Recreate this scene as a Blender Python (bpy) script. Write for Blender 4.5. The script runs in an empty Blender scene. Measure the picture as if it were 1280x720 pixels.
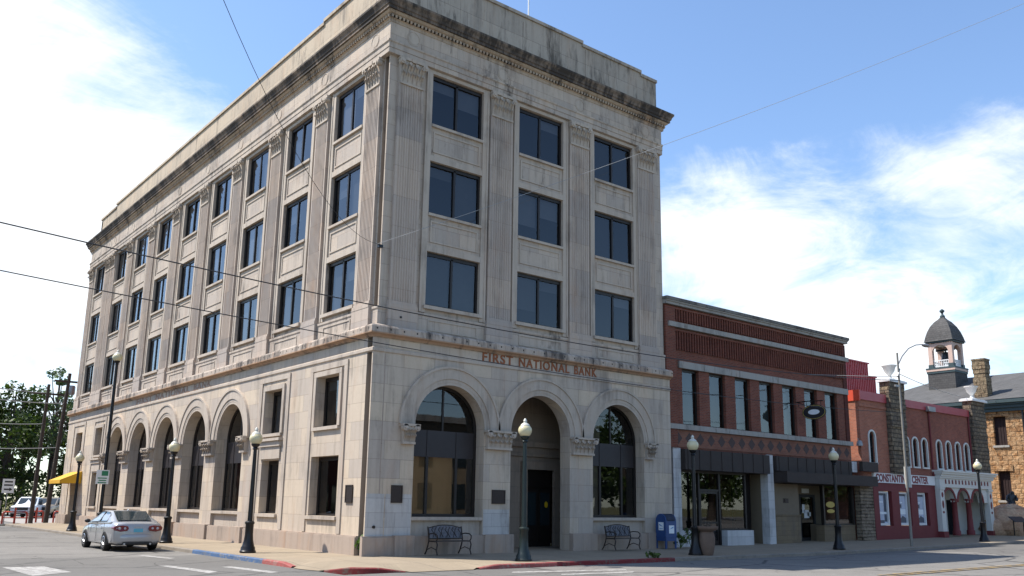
import bpy, bmesh, math, random
from math import sin, cos, pi, radians, sqrt, atan2
from mathutils import Vector, Matrix, noise
random.seed(7)
scene = bpy.context.scene
col = scene.collection

# ------------------------------------------------------------------ camera
CAM = Vector((-14.813, -25.652, 1.702))
def cam_axes(yaw, pitch, roll):
    fwd = Vector((sin(yaw)*cos(pitch), cos(yaw)*cos(pitch), sin(pitch)))
    right = Vector((cos(yaw), -sin(yaw), 0)); up = right.cross(fwd)
    return cos(roll)*right+sin(roll)*up, -sin(roll)*right+cos(roll)*up, fwd
r_, u_, f_ = cam_axes(radians(38.853), radians(11.985), radians(0.887))
cd = bpy.data.cameras.new('camera'); cam = bpy.data.objects.new('camera', cd); col.objects.link(cam)
m = Matrix.Identity(4)
for i in range(3):
    m[i][0] = r_[i]; m[i][1] = u_[i]; m[i][2] = -f_[i]; m[i][3] = CAM[i]
cam.matrix_world = m
cd.sensor_width = 36.0; cd.lens = 1099.25/1280*36; cd.shift_y = 37.35/1280
cd.clip_start = 0.1; cd.clip_end = 3000
scene.camera = cam

# ------------------------------------------------------------------ sun, sky, exposure
SUN_TO = Vector((-0.74, 0.67, 0)).normalized()
ELEV = radians(56)
sdir = Vector((SUN_TO.x*cos(ELEV), SUN_TO.y*cos(ELEV), sin(ELEV)))
sd = bpy.data.lights.new('sun', 'SUN'); sd.energy = 5.0; sd.angle = radians(0.53); sd.color = (1.0, 0.95, 0.87)
sun = bpy.data.objects.new('sun', sd); col.objects.link(sun)
sun.rotation_euler = sdir.to_track_quat('Z', 'Y').to_euler(); sun.location = (-40, 60, 80)
world = bpy.data.worlds.new('World'); scene.world = world; world.use_nodes = True
wt = world.node_tree; wt.nodes.clear()
def wn(t, **k):
    n = wt.nodes.new(t)
    for a, b in k.items(): setattr(n, a, b)
    return n
def wl(a, b): wt.links.new(a, b)
def wmath(op, a, b=None, clamp=False):
    n = wn('ShaderNodeMath', operation=op, use_clamp=clamp)
    for i, s in enumerate((a, b)):
        if s is None: continue
        if isinstance(s, (int, float)): n.inputs[i].default_value = s
        else: wl(s, n.inputs[i])
    return n.outputs[0]
sky = wn('ShaderNodeTexSky', sky_type='NISHITA', sun_disc=False)
sky.sun_elevation = ELEV; sky.sun_rotation = atan2(SUN_TO.x, SUN_TO.y)
sky.altitude = 200; sky.air_density = 1.0; sky.dust_density = 0.6; sky.ozone_density = 1.0
tc = wn('ShaderNodeTexCoord'); nrm = wn('ShaderNodeVectorMath', operation='NORMALIZE'); wl(tc.outputs['Generated'], nrm.inputs[0])
DIR = nrm.outputs[0]
sep = wn('ShaderNodeSeparateXYZ'); wl(DIR, sep.inputs[0])
zz = wmath('ADD', wmath('MAXIMUM', sep.outputs[2], 0.0), 0.22)
cmb = wn('ShaderNodeCombineXYZ'); wl(wmath('DIVIDE', sep.outputs[0], zz), cmb.inputs[0]); wl(wmath('DIVIDE', sep.outputs[1], zz), cmb.inputs[1])
def cloud_noise(scale, detail, rough, dist, off):
    n = wn('ShaderNodeTexNoise'); mp = wn('ShaderNodeMapping'); mp.inputs['Location'].default_value = off
    wl(cmb.outputs[0], mp.inputs[0]); wl(mp.outputs[0], n.inputs['Vector'])
    n.inputs['Scale'].default_value = scale; n.inputs['Detail'].default_value = detail
    n.inputs['Roughness'].default_value = rough; n.inputs['Distortion'].default_value = dist
    return n.outputs['Fac']
n1 = cloud_noise(1.1, 9, 0.62, 0.7, (3.1, 1.7, 0.3)); n2 = cloud_noise(3.2, 8, 0.66, 1.2, (0.4, 5.2, 1.0))
# places in the sky where cloud gathers (a direction, how wide, how dense)
BLOBS = [((.149,.919,.364), .035, .75), ((.111,.901,.42), .02, .35), ((.183,.97,.159), .06, .55), ((.298,.902,.312), .004, .35), ((.324,.824,.465), .012, -.55),
 ((.808,.512,.292), .010, .6), ((.768,.588,.255), .009, .62), ((.887,.391,.246), .008, .45), ((.872,.343,.348), .006, .4),
 ((.703,.528,.477), .02, -.7), ((.803,.407,.435), .012, -.35), ((.556,.644,.525), .02, -.6), ((.86,.49,.12), .016, .52),
 ((-.38,.85,.36), .06, -.9), ((0,-.9,.45), .25, -.4), ((.70,.65,.33), .004, .3), ((.84,.46,.29), .0025, -.3),
 ((-.1,-.45,.88), .10, 1.0),  # unseen cloud behind the camera, added to fill the shaded front with light
 ((0.739, 0.596, 0.315), .006, .34), ((0.804, 0.547, 0.235), .008, .12), ((0.877, 0.334, 0.346), .0035, .38), ((0.89, 0.384, 0.245), .006, .04)]

acc = None
for (dx, dy, dz), wid, amp in BLOBS:
    v = wn('ShaderNodeVectorMath', operation='DOT_PRODUCT'); wl(DIR, v.inputs[0]); v.inputs[1].default_value = Vector((dx, dy, dz)).normalized()
    # gaussian-ish in angle : exp(-(1-dot)/w)
    e = wmath('MULTIPLY', wmath('POWER', 2.71828, wmath('DIVIDE', wmath('SUBTRACT', v.outputs['Value'], 1.0), wid)), amp)
    acc = e if acc is None else wmath('ADD', acc, e)
nz = wmath('ADD', wmath('MULTIPLY', wmath('SUBTRACT', n1, 0.5), 2.4), wmath('MULTIPLY', wmath('SUBTRACT', n2, 0.5), 1.5))
dens = wmath('ADD', wmath('ADD', acc, nz), -0.27)
ramp = wn('ShaderNodeValToRGB'); wl(dens, ramp.inputs[0])
ramp.color_ramp.interpolation = 'EASE'
ramp.color_ramp.elements[0].position = 0.0; ramp.color_ramp.elements[0].color = (0, 0, 0, 1)
ramp.color_ramp.elements[1].position = 1.05; ramp.color_ramp.elements[1].color = (1, 1, 1, 1)
mask = wmath('MULTIPLY', ramp.outputs[0], 0.96)
skyc = wn('ShaderNodeMixRGB', blend_type='MULTIPLY'); skyc.inputs[0].default_value = 1.0
wl(sky.outputs[0], skyc.inputs[1]); skyc.inputs[2].default_value = (1.15, 1.25, 1.35, 1)
mixc = wn('ShaderNodeMixRGB'); wl(mask, mixc.inputs[0]); wl(skyc.outputs[0], mixc.inputs[1]); mixc.inputs[2].default_value = (6.6, 6.8, 7.0, 1)
bg = wn('ShaderNodeBackground'); wl(mixc.outputs[0], bg.inputs[0]); bg.inputs[1].default_value = 0.12
wo = wn('ShaderNodeOutputWorld'); wl(bg.outputs[0], wo.inputs[0])
scene.view_settings.view_transform = 'Standard'; scene.view_settings.look = 'None'
scene.view_settings.gamma = 1.0; scene.view_settings.exposure = 0.65; scene.view_settings.use_curve_mapping = False
scene.render.engine = 'CYCLES'
scene.cycles.max_bounces = 6; scene.cycles.diffuse_bounces = 3; scene.cycles.glossy_bounces = 3
scene.cycles.transmission_bounces = 4; scene.cycles.transparent_max_bounces = 8
scene.cycles.caustics_reflective = False; scene.cycles.caustics_refractive = False
scene.cycles.use_denoising = True

# ------------------------------------------------------------------ materials
def newmat(name):
    mt = bpy.data.materials.new(name); mt.use_nodes = True
    nt = mt.node_tree; b = nt.nodes['Principled BSDF']
    return mt, nt, b
class N:
    """small node-writing helper"""
    def __init__(s, nt): s.nt = nt
    def node(s, t, **k):
        n = s.nt.nodes.new(t)
        for a, b in k.items(): setattr(n, a, b)
        return n
    def set(s, n, i, v):
        if isinstance(v, bpy.types.NodeSocket): s.nt.links.new(v, n.inputs[i])
        elif v is not None: n.inputs[i].default_value = v
    def math(s, op, a, b=None, clamp=False):
        n = s.node('ShaderNodeMath', operation=op, use_clamp=clamp); s.set(n, 0, a); s.set(n, 1, b); return n.outputs[0]
    def pos(s): return s.node('ShaderNodeNewGeometry').outputs['Position']
    def obj(s): return s.node('ShaderNodeTexCoord').outputs['Object']
    def map(s, vec, scale=(1, 1, 1), loc=(0, 0, 0), rot=(0, 0, 0)):
        n = s.node('ShaderNodeMapping'); s.set(n, 0, vec); n.inputs['Scale'].default_value = scale
        n.inputs['Location'].default_value = loc; n.inputs['Rotation'].default_value = rot; return n.outputs[0]
    def noise(s, vec, scale, detail=5, rough=.55, dist=0):
        n = s.node('ShaderNodeTexNoise'); s.set(n, 'Vector', vec)
        n.inputs['Scale'].default_value = scale; n.inputs['Detail'].default_value = detail
        n.inputs['Roughness'].default_value = rough; n.inputs['Distortion'].default_value = dist; return n.outputs['Fac']
    def vor(s, vec, scale, feature='F1'):
        n = s.node('ShaderNodeTexVoronoi', feature=feature); s.set(n, 'Vector', vec); n.inputs['Scale'].default_value = scale; return n
    def ramp(s, fac, stops):
        n = s.node('ShaderNodeValToRGB'); s.set(n, 0, fac); e = n.color_ramp.elements
        while len(e) < len(stops): e.new(0.5)
        for k, (p, c) in zip(e, stops):
            k.position = p; k.color = (c, c, c, 1) if isinstance(c, (int, float)) else (*c, 1)
        return n.outputs[0]
    def mix(s, fac, a, b, mode='MIX'):
        n = s.node('ShaderNodeMixRGB', blend_type=mode); s.set(n, 0, fac)
        for i, v in ((1, a), (2, b)):
            s.set(n, i, (*v, 1) if isinstance(v, tuple) and len(v) == 3 else v)
        return n.outputs[0]
    def wallvec(s):
        """(x+y, z) plane coordinates for upright walls along x or y"""
        sp = s.node('ShaderNodeSeparateXYZ'); s.set(sp, 0, s.pos())
        c = s.node('ShaderNodeCombineXYZ'); s.set(c, 0, s.math('ADD', sp.outputs[0], sp.outputs[1])); s.set(c, 1, sp.outputs[2])
        return c.outputs[0]
    def bump(s, h, strength, dist, b):
        n = s.node('ShaderNodeBump'); n.inputs['Strength'].default_value = strength; n.inputs['Distance'].default_value = dist
        s.set(n, 'Height', h); s.nt.links.new(n.outputs[0], b.inputs['Normal'])
    def brick(s, vec, c1, c2, mortar, w, h, msize, offset=.5, bias=0, smooth=.1):
        n = s.node('ShaderNodeTexBrick'); s.set(n, 'Vector', vec); n.offset = offset
        n.inputs['Color1'].default_value = (*c1, 1); n.inputs['Color2'].default_value = (*c2, 1); n.inputs['Mortar'].default_value = (*mortar, 1)
        n.inputs['Scale'].default_value = 1; n.inputs['Mortar Size'].default_value = msize; n.inputs['Mortar Smooth'].default_value = smooth
        n.inputs['Bias'].default_value = bias; n.inputs['Brick Width'].default_value = w; n.inputs['Row Height'].default_value = h
        return n
def stone_mat(name, a, b, joint, bw, bh, weather=0.0, dark=(.06, .05, .045), joints=True, rough=.85, tint=(.42, .25, .15), tintamt=.12, dots=False):
    mt, nt, bs = newmat(name); k = N(nt); p = k.pos(); wv = k.wallvec()
    if joints:
        br = k.brick(wv, a, b, joint, bw, bh, .006, smooth=.3); c = br.outputs['Color']; fac = br.outputs['Fac']
    else:
        c = k.mix(k.noise(p, .8, 3), a, b); fac = None
    big = k.noise(p, .45, 6, .6, .4); fine = k.noise(p, 9, 6, .7)
    c = k.mix(k.ramp(big, [(.35, .0), (.75, .18)]), c, k.mix(1.0, c, (.62, .60, .60), 'MULTIPLY'))
    c = k.mix(k.math('MULTIPLY', k.ramp(k.noise(k.map(p, (1, 1, .25)), 1.3, 6, .65, .6), [(.52, 0), (.72, 1)]), tintamt*2.2), c, tint)
    c = k.mix(k.ramp(fine, [(.3, .22), (.7, 0)]), c, k.mix(1.0, c, (.7, .68, .66), 'MULTIPLY'))
    # rain streaks running down
    st = k.noise(k.map(p, (2.6, 2.6, .16)), 1.6, 6, .6)
    c = k.mix(k.ramp(st, [(.5, 0), (.76, .42)]), c, k.mix(1.0, c, (.46, .44, .43), 'MULTIPLY'))
    soot = k.math('MULTIPLY', k.noise(k.map(p, (3.2, 3.2, .35)), 1.0, 7, .7, .4), k.noise(p, .55, 4, .6))
    c = k.mix(k.ramp(soot, [(.27, 0), (.42, .55)]), c, (.13, .11, .095))
    if dots:
        sp = k.node('ShaderNodeSeparateXYZ'); k.set(sp, 0, p); u = k.math('ADD', sp.outputs[0], sp.outputs[1])
        fr = k.math('ABSOLUTE', k.math('SUBTRACT', k.math('FRACT', k.math('MULTIPLY', u, 1.9)), .5)); zd = k.math('ABSOLUTE', k.math('SUBTRACT', sp.outputs[2], 7.39))
        c = k.mix(k.math('MULTIPLY', k.math('LESS_THAN', fr, .055), k.math('LESS_THAN', zd, .03)), c, (.03, .026, .024))
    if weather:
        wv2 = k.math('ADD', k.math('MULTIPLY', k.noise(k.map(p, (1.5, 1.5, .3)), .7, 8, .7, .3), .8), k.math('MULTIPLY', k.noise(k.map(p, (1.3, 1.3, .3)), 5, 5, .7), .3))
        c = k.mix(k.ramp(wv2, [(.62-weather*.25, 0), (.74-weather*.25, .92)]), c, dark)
    nt.links.new(c, bs.inputs['Base Color']); bs.inputs['Roughness'].default_value = rough
    bs.inputs['Specular IOR Level'].default_value = .25
    h = k.math('MULTIPLY', fine, .5)
    if fac is not None: h = k.math('SUBTRACT', h, k.math('MULTIPLY', fac, 1.2))
    k.bump(h, .5, .012, bs)
    return mt
def brick_mat(name, c1, c2, mortar, w=.22, h=.075, ms=.012, stain=.35):
    mt, nt, bs = newmat(name); k = N(nt); p = k.pos()
    br = k.brick(k.wallvec(), c1, c2, mortar, w, h, ms, smooth=.3)
    big = k.noise(p, .6, 6, .65, .5)
    c = k.mix(k.ramp(big, [(.38, 0), (.72, stain)]), br.outputs['Color'], k.mix(1.0, br.outputs['Color'], (.45, .42, .42), 'MULTIPLY'))
    c = k.mix(k.ramp(k.noise(k.map(p, (2, 2, .2)), 1.4, 5), [(.55, 0), (.8, .3)]), c, k.mix(1.0, c, (.5, .47, .45), 'MULTIPLY'))
    nt.links.new(c, bs.inputs['Base Color']); bs.inputs['Roughness'].default_value = .9; bs.inputs['Specular IOR Level'].default_value = .2
    k.bump(k.math('SUBTRACT', k.math('MULTIPLY', k.noise(p, 14, 4), .4), br.outputs['Fac']), .5, .01, bs)
    return mt
def rubble_mat(name, cols, joint, bw, bh, bumpd=.06):
    mt, nt, bs = newmat(name); k = N(nt); p = k.pos()
    wob = k.node('ShaderNodeMixRGB', blend_type='ADD'); wob.inputs[0].default_value = .09
    wv = k.wallvec(); k.set(wob, 1, wv); nn = k.node('ShaderNodeTexNoise'); k.set(nn, 'Vector', p); nn.inputs['Scale'].default_value = 2.2; k.set(wob, 2, nn.outputs['Color'])
    br = k.brick(wob.outputs[0], cols[0], cols[1], joint, bw, bh, .03, smooth=.6)
    c = k.mix(k.ramp(k.noise(p, 2.3, 5, .65, .6), [(.4, 0), (.6, .75)]), br.outputs['Color'], cols[2])
    fine = k.noise(p, 6.5, 6, .7)
    c = k.mix(k.ramp(fine, [(.36, .55), (.6, 0)]), c, k.mix(1.0, c, (.45, .42, .4), 'MULTIPLY'))
    nt.links.new(c, bs.inputs['Base Color']); bs.inputs['Roughness'].default_value = .95; bs.inputs['Specular IOR Level'].default_value = .1
    k.bump(k.math('SUBTRACT', k.math('MULTIPLY', k.noise(p, 4.5, 6, .65), 1.3), k.math('MULTIPLY', br.outputs['Fac'], 1.4)), .9, bumpd, bs)
    return mt
def plain(name, c, rough=.6, metal=0, spec=.5, var=.2, scale=3, bump=0.0, coat=0):
    mt, nt, bs = newmat(name); k = N(nt); p = k.obj()
    n = k.noise(p, scale, 5, .65)
    cc = k.mix(k.ramp(n, [(.3, var), (.7, 0)]), c, tuple(x*.45 for x in c))
    nt.links.new(cc, bs.inputs['Base Color']); bs.inputs['Metallic'].default_value = metal; bs.inputs['Specular IOR Level'].default_value = spec
    k.set(bs, 'Roughness', k.math('ADD', k.math('MULTIPLY', k.noise(p, scale*2.7, 3), .16), rough-.08))
    if bump: k.bump(k.noise(p, scale*4, 4), .5, bump, bs)
    if coat: bs.inputs['Coat Weight'].default_value = coat; bs.inputs['Coat Roughness'].default_value = .04
    return mt
def glass_mat(name, tint=(.35, .36, .36), base=.03, gain=1.7, wav=.0025):
    mt, nt, bs = newmat(name); nt.nodes.remove(bs); k = N(nt)
    out = nt.nodes['Material Output']
    g = k.node('ShaderNodeNewGeometry'); dt = k.node('ShaderNodeVectorMath', operation='DOT_PRODUCT'); k.set(dt, 0, g.outputs['Incoming']); k.set(dt, 1, g.outputs['Normal'])
    sch = k.math('ADD', k.math('MULTIPLY', k.math('POWER', k.math('SUBTRACT', 1.0, k.math('ABSOLUTE', dt.outputs['Value']), True), 5.0), .96), .04)
    bp = k.node('ShaderNodeBump'); bp.inputs['Strength'].default_value = .25; bp.inputs['Distance'].default_value = wav
    k.set(bp, 'Height', k.noise(k.obj(), 1.1, 2)); 
    fac = k.math('ADD', k.math('MULTIPLY', sch, gain), base, True)
    gl = k.node('ShaderNodeBsdfGlossy'); gl.inputs['Roughness'].default_value = .015; gl.inputs['Color'].default_value = (.95, .97, 1, 1)
    nt.links.new(bp.outputs[0], gl.inputs['Normal'])
    tr = k.node('ShaderNodeBsdfTransparent'); tr.inputs[0].default_value = (*tint, 1)
    mx = k.node('ShaderNodeMixShader'); k.set(mx, 0, fac); nt.links.new(tr.outputs[0], mx.inputs[1]); nt.links.new(gl.outputs[0], mx.inputs[2])
    nt.links.new(mx.outputs[0], out.inputs[0]); return mt
M = {}
M['lime'] = stone_mat('limestone_ashlar', (0.583, 0.478, 0.360), (0.442, 0.377, 0.317), (.30, .24, .19), 1.25, .62)
M['lime_up'] = stone_mat('limestone_upper_wall', (0.504, 0.419, 0.338), (0.415, 0.355, 0.302), (.28, .22, .18), 1.1, .575, weather=.06)
M['lime_trim'] = stone_mat('limestone_trim', (0.505, 0.428, 0.347), (0.438, 0.373, 0.312), (.3, .25, .2), 1.4, .6, joints=False)
M['lime_pil'] = stone_mat('limestone_pilaster', (0.512, 0.415, 0.334), (0.380, 0.327, 0.287), (.28, .22, .18), 3.0, 1.12, tintamt=.15)
M['lime_pale'] = stone_mat('pale_cleaned_stone', (.53, .51, .48), (.46, .445, .425), (.3, .28, .27), 1.0, .46, tintamt=.03)
M['plinth'] = stone_mat('plinth_stone', (0.395, 0.314, 0.253), (0.359, 0.291, 0.238), (.22, .18, .14), 1.9, .9, tintamt=.25)
M['string'] = stone_mat('string_course_stone', (.50, .41, .33), (.42, .35, .29), (.2, .16, .13), 1.2, .6, weather=.40, joints=False, tintamt=.35, dots=True)
M['rust_stone'] = stone_mat('rust_stained_drip_edge', (.42, .27, .17), (.36, .23, .15), (.2, .16, .13), 1.2, .6, weather=.2, joints=False, tintamt=.6)
M['recess'] = stone_mat('dark_recess_stone', (.34, .28, .225), (.28, .23, .185), (.1, .08, .07), 1.2, .6, weather=.05, joints=False)  # darker stone colour for the corner recess faces
M['bed'] = stone_mat('cornice_bed_stone', (.47, .37, .27), (.40, .31, .23), (.2, .16, .13), 1.2, .6, weather=.22, joints=False, tintamt=.3)
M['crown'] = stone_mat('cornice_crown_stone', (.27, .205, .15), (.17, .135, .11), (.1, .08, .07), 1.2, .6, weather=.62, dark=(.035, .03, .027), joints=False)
M['parapet'] = stone_mat('parapet_stone', (.46, .395, .325), (.38, .33, .275), (.16, .13, .11), 1.9, 1.3, weather=.34, dark=(.10, .085, .07))
M['parapet_lt'] = stone_mat('west_parapet_stone', (.52, .425, .315), (.45, .37, .28), (.2, .17, .14), 1.9, 1.3, weather=.10, dark=(.12, .10, .085))
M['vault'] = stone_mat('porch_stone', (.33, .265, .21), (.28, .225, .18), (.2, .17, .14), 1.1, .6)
M['bronze'] = plain('dark_bronze_frame', (.022, .017, .015), .45, .3, .5)
M['bronze_panel'] = plain('bronze_spandrel', (.03, .025, .026), .5, .2, .5)
M['glass'] = glass_mat('window_glass', (.46, .46, .46), .008, 1.35)
M['glass_shop'] = glass_mat('shop_glass', (.5, .52, .5), .02, 1.4)
M['glass_film'] = glass_mat('mirror_film_glass', (.52, .46, .38), .07, 1.2)
M['interior'] = plain('dark_interior', (.012, .013, .016), .9, 0, .1)
M['reflect_brown'] = plain('brown_reflection_panel', (.15, .10, .07), .9, 0, .1, .6, 2.5)
M['blind_r'] = plain('dark_grey_blind', (.06, .065, .075), .9, 0, .1, .5, .8)
M['blind_r2'] = plain('mid_grey_blind', (.12, .125, .13), .9, 0, .1, .5, .8)
M['blind_b'] = plain('blue_grey_roller_blind', (.13, .15, .165), .9, 0, .1, .4, .8)
M['blind_w'] = plain('slate_blue_blind', (.13, .16, .20), .8, 0, .2, .5, .8)
M['blind_w2'] = plain('dim_pale_blind', (.30, .33, .37), .8, 0, .2, .4, .8)
M['blind'] = plain('grey_blind', (.20, .215, .24), .8, 0, .2)
M['blind_lt'] = plain('pale_blind', (.42, .42, .42), .8, 0, .2)
M['reflect_tan'] = plain('tan_reflection_panel', (.58, .44, .26), .8, 0, .2, .35, .8)
M['rust_letters'] = plain('rust_letters', (.30, .105, .045), .75, 0, .3, .45, 5)
M['rust_faded'] = plain('faded_letters', (.36, .23, .165), .8, 0, .2, .4, 4)
M['plaque'] = plain('bronze_plaque', (.05, .036, .03), .5, .5, .5, .4, 12, .004)
M['yellow_awn'] = plain('yellow_awning_canvas', (.60, .33, .022), .7, 0, .3, .15)
M['brick'] = brick_mat('red_brick', (.235, .073, .045), (.15, .047, .033), (.18, .11, .085), stain=.5)
M['brick_dark'] = brick_mat('dark_red_brick', (.125, .038, .029), (.09, .03, .024), (.08, .04, .034))
M['brick_corbel'] = brick_mat('corbel_brick', (.22, .068, .042), (.15, .048, .033), (.14, .07, .055), stain=.5)
M['brick_hall'] = brick_mat('orange_red_brick', (.43, .15, .088), (.31, .105, .065), (.33, .2, .15), stain=.5)
M['brick_hall2'] = brick_mat('deep_red_brick', (.32, .10, .064), (.225, .07, .048), (.24, .14, .11), stain=.5)
M['brick_band'] = brick_mat('patterned_brick', (.26, .115, .075), (.21, .085, .06), (.2, .12, .09))
M['sandtrim'] = stone_mat('grey_sandstone_trim', (.36, .345, .315), (.31, .295, .27), (.2, .19, .17), 1.5, .6, weather=.1, joints=False)
M['coping'] = stone_mat('weathered_coping', (.21, .20, .18), (.14, .135, .125), (.1, .1, .09), 1.2, .4, weather=.4, joints=False)
M['white_block'] = stone_mat('white_glazed_block', (.58, .575, .57), (.50, .495, .49), (.30, .295, .29), 1.2, .42, tintamt=.02)
M['tan_block'] = stone_mat('tan_stone_cladding', (.21, .16, .10), (.17, .13, .085), (.12, .09, .06), .8, .22, tintamt=.08)
M['ledge_stone'] = rubble_mat('stacked_ledge_stone', [(.27, .21, .15), (.17, .13, .10), (.33, .27, .2)], (.06, .05, .04), .75, .17, .05)
M['dark_awn'] = plain('dark_brown_metal_awning', (.036, .026, .022), .7, .0, .4, .3, 2)
M['tan_panel'] = plain('tan_painted_panel', (.17, .13, .085), .7)
M['white_paint'] = plain('white_paint', (.72, .72, .71), .6, 0, .4, .15)
M['cream_paint'] = plain('cream_paint', (.60, .60, .56), .6, 0, .4, .12)
M['red_paint'] = plain('maroon_paint', (.165, .030, .032), .65, 0, .35, .2, 1.5)
M['red_metal'] = plain('red_metal_cap', (.36, .04, .05), .45, 0, .5, .2, 1.2)
M['red_sheet'] = plain('red_corrugated_sheet', (.33, .025, .03), .45, 0, .5, .25, .6)
M['orange_cap'] = plain('orange_red_cap', (.60, .07, .03), .5)
M['buff_rubble'] = rubble_mat('buff_rubble', [(.30, .235, .155), (.19, .15, .11), (.115, .1, .085)], (.10, .085, .07), .42, .24, .07)
M['sandstone'] = rubble_mat('orange_sandstone', [(.46, .245, .11), (.29, .15, .068), (.56, .37, .21)], (.12, .075, .045), .7, .34, .16)
M['chimney_stone'] = rubble_mat('brown_chimney_stone', [(.26, .19, .12), (.17, .125, .085), (.33, .26, .17)], (.08, .06, .045), .5, .3, .12)
M['boulder'] = rubble_mat('pink_boulder', [(.50, .31, .20), (.44, .28, .19), (.55, .4, .27)], (.44, .28, .18), 3, 2, .08)
M['shingle'] = brick_mat('grey_shingles', (.115, .112, .11), (.09, .088, .086), (.06, .06, .06), .35, .16, .012, .3)
M['slate'] = brick_mat('dark_slate', (.10, .095, .092), (.078, .075, .073), (.05, .05, .05), .3, .18, .012, .3)
M['teal'] = plain('dark_teal_trim', (.03, .055, .06), .6)
M['pink_wood'] = plain('salmon_painted_wood', (.54, .38, .31), .7)
M['bell'] = plain('bell_bronze', (.04, .045, .045), .4, .7)
M['maroon_board'] = plain('dark_boarded_window', (.028, .014, .013), .7, 0, .3, .5, 5)
M['black_metal'] = plain('black_painted_iron', (.006, .006, .007), .4, .2, .5, .2, 8)
M['green_metal'] = plain('dark_green_painted_iron', (.012, .022, .021), .4, .2, .5, .2, 8)
M['globe'] = plain('cream_lamp_globe', (.60, .54, .34), .25, 0, .5, .1)
M['globe_cap'] = plain('pale_globe_cap', (.56, .55, .48), .35, 0, .5, .1)
M['galv'] = plain('galvanised_steel', (.30, .30, .30), .5, .6, .5, .3, 6)
M['weath_pole'] = plain('weathered_grey_pole', (.24, .225, .20), .8, 0, .3, .3, 6)
M['pole_wood'] = plain('creosote_pole', (.085, .065, .052), .9, 0, .2, .5, 4)
M['cable'] = plain('black_cable', (.025, .025, .028), .6, 0, .3)
M['cable_lt'] = plain('aged_grey_cable', (.30, .30, .30), .6, 0, .3)
M['mail_blue'] = plain('mailbox_blue', (.018, .06, .19), .4, 0, .5, .15, 4)
M['mail_dark'] = plain('mailbox_slot_dark', (.008, .012, .03), .6)
M['decal_white'] = plain('white_decal', (.75, .78, .8), .5, 0, .4, .05)
M['decal_blue'] = plain('blue_decal', (.08, .25, .5), .5, 0, .4, .05)
M['decal_red'] = plain('red_decal', (.5, .05, .06), .5, 0, .4, .05)
M['terracotta'] = plain('weathered_terracotta', (.20, .135, .10), .9, 0, .2, .4, 5, .01)
M['bench_iron'] = plain('rusty_bench_iron', (.035, .026, .022), .6, .3, .4, .4, 10)
M['cushion'] = plain('grey_patterned_back', (.16, .16, .175), .8, 0, .2, .9, 9)
M['slat'] = plain('bench_slats', (.075, .06, .052), .7, 0, .3, .4, 6)
M['urn'] = plain('white_urn_stone', (.72, .71, .68), .7, 0, .3, .2, 5)
M['soil'] = plain('dark_soil', (.03, .022, .016), 1, 0, .1)
M['bronze_statue'] = plain('dark_statue_bronze', (.035, .042, .05), .45, .5, .5, .4, 5)
M['sign_white'] = plain('white_sign_sheet', (.74, .75, .74), .5, 0, .4, .08)
M['sign_green'] = plain('green_sign_ink', (.02, .20, .10), .5)
M['sign_black'] = plain('black_sign_ink', (.02, .02, .022), .5)
M['sign_maroon'] = plain('maroon_letters', (.20, .035, .04), .6)
M['red_rail'] = plain('red_painted_rail', (.42, .06, .035), .5, 0, .4, .3, 5)
M['yellow'] = plain('yellow_plastic', (.75, .5, .02), .5)
M['concrete_rubble'] = plain('grey_concrete', (.34, .31, .28), .9, 0, .2, .3, 2)
M['leaf_a'] = None
def leaf_mat(name, c):
    mt, nt, bs = newmat(name); k = N(nt)
    oi = k.node('ShaderNodeNewGeometry')
    n = k.noise(k.pos(), .7, 3); rnd = oi.outputs['Random Per Island']
    a = tuple(x*.55 for x in c); b = tuple(min(1, x*1.5) for x in c)
    cc = k.mix(rnd, a, (b[0]*1.05, b[1], b[2]*.8))
    nt.links.new(cc, bs.inputs['Base Color']); bs.inputs['Roughness'].default_value = .55; bs.inputs['Specular IOR Level'].default_value = .3
    out = nt.nodes['Material Output']; tl = k.node('ShaderNodeBsdfTranslucent'); k.set(tl, 0, k.mix(1.0, cc, (1.1, 1.25, .5), 'MULTIPLY'))
    mx = k.node('ShaderNodeMixShader'); mx.inputs[0].default_value = .3
    nt.links.new(bs.outputs[0], mx.inputs[1]); nt.links.new(tl.outputs[0], mx.inputs[2]); nt.links.new(mx.outputs[0], out.inputs[0])
    return mt
M['leaf_a'] = leaf_mat('dark_oak_leaves', (.038, .062, .015))
M['leaf_b'] = leaf_mat('olive_elm_leaves', (.06, .095, .025))
M['leaf_c'] = leaf_mat('pale_blue_green_leaves', (.085, .125, .075))
M['leaf_d'] = leaf_mat('bright_weed_leaves', (.08, .15, .03))
M['bark'] = plain('grey_brown_bark', (.085, .068, .055), .95, 0, .1, .5, 3, .03)
M['car_silver'] = plain('silver_car_paint', (.36, .36, .365), .30, .35, .5, .03, 2, 0, .6)
M['car_white'] = plain('white_car_paint', (.70, .72, .74), .35, 0, .5, .05, 2, 0, .5)
M['car_tan'] = plain('tan_car_paint', (.33, .28, .21), .35, .3, .5, .05, 2, 0, .5)
M['car_glass'] = plain('car_window_glass', (.02, .03, .035), .05, 0, .8, .1)
M['tyre'] = plain('black_tyre', (.015, .015, .015), .85, 0, .2)
M['rim'] = plain('alloy_rim', (.50, .51, .53), .3, .7, .5)
M['tail_red'] = plain('red_tail_lamp', (.16, .010, .012), .25, 0, .6)
M['tail_clear'] = plain('clear_lamp_lens', (.45, .42, .44), .15, 0, .6)
M['plate'] = plain('teal_licence_plate', (.12, .42, .55), .5, 0, .4, .3, 14)
M['black_trim'] = plain('black_plastic_trim', (.018, .018, .019), .6)
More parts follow.
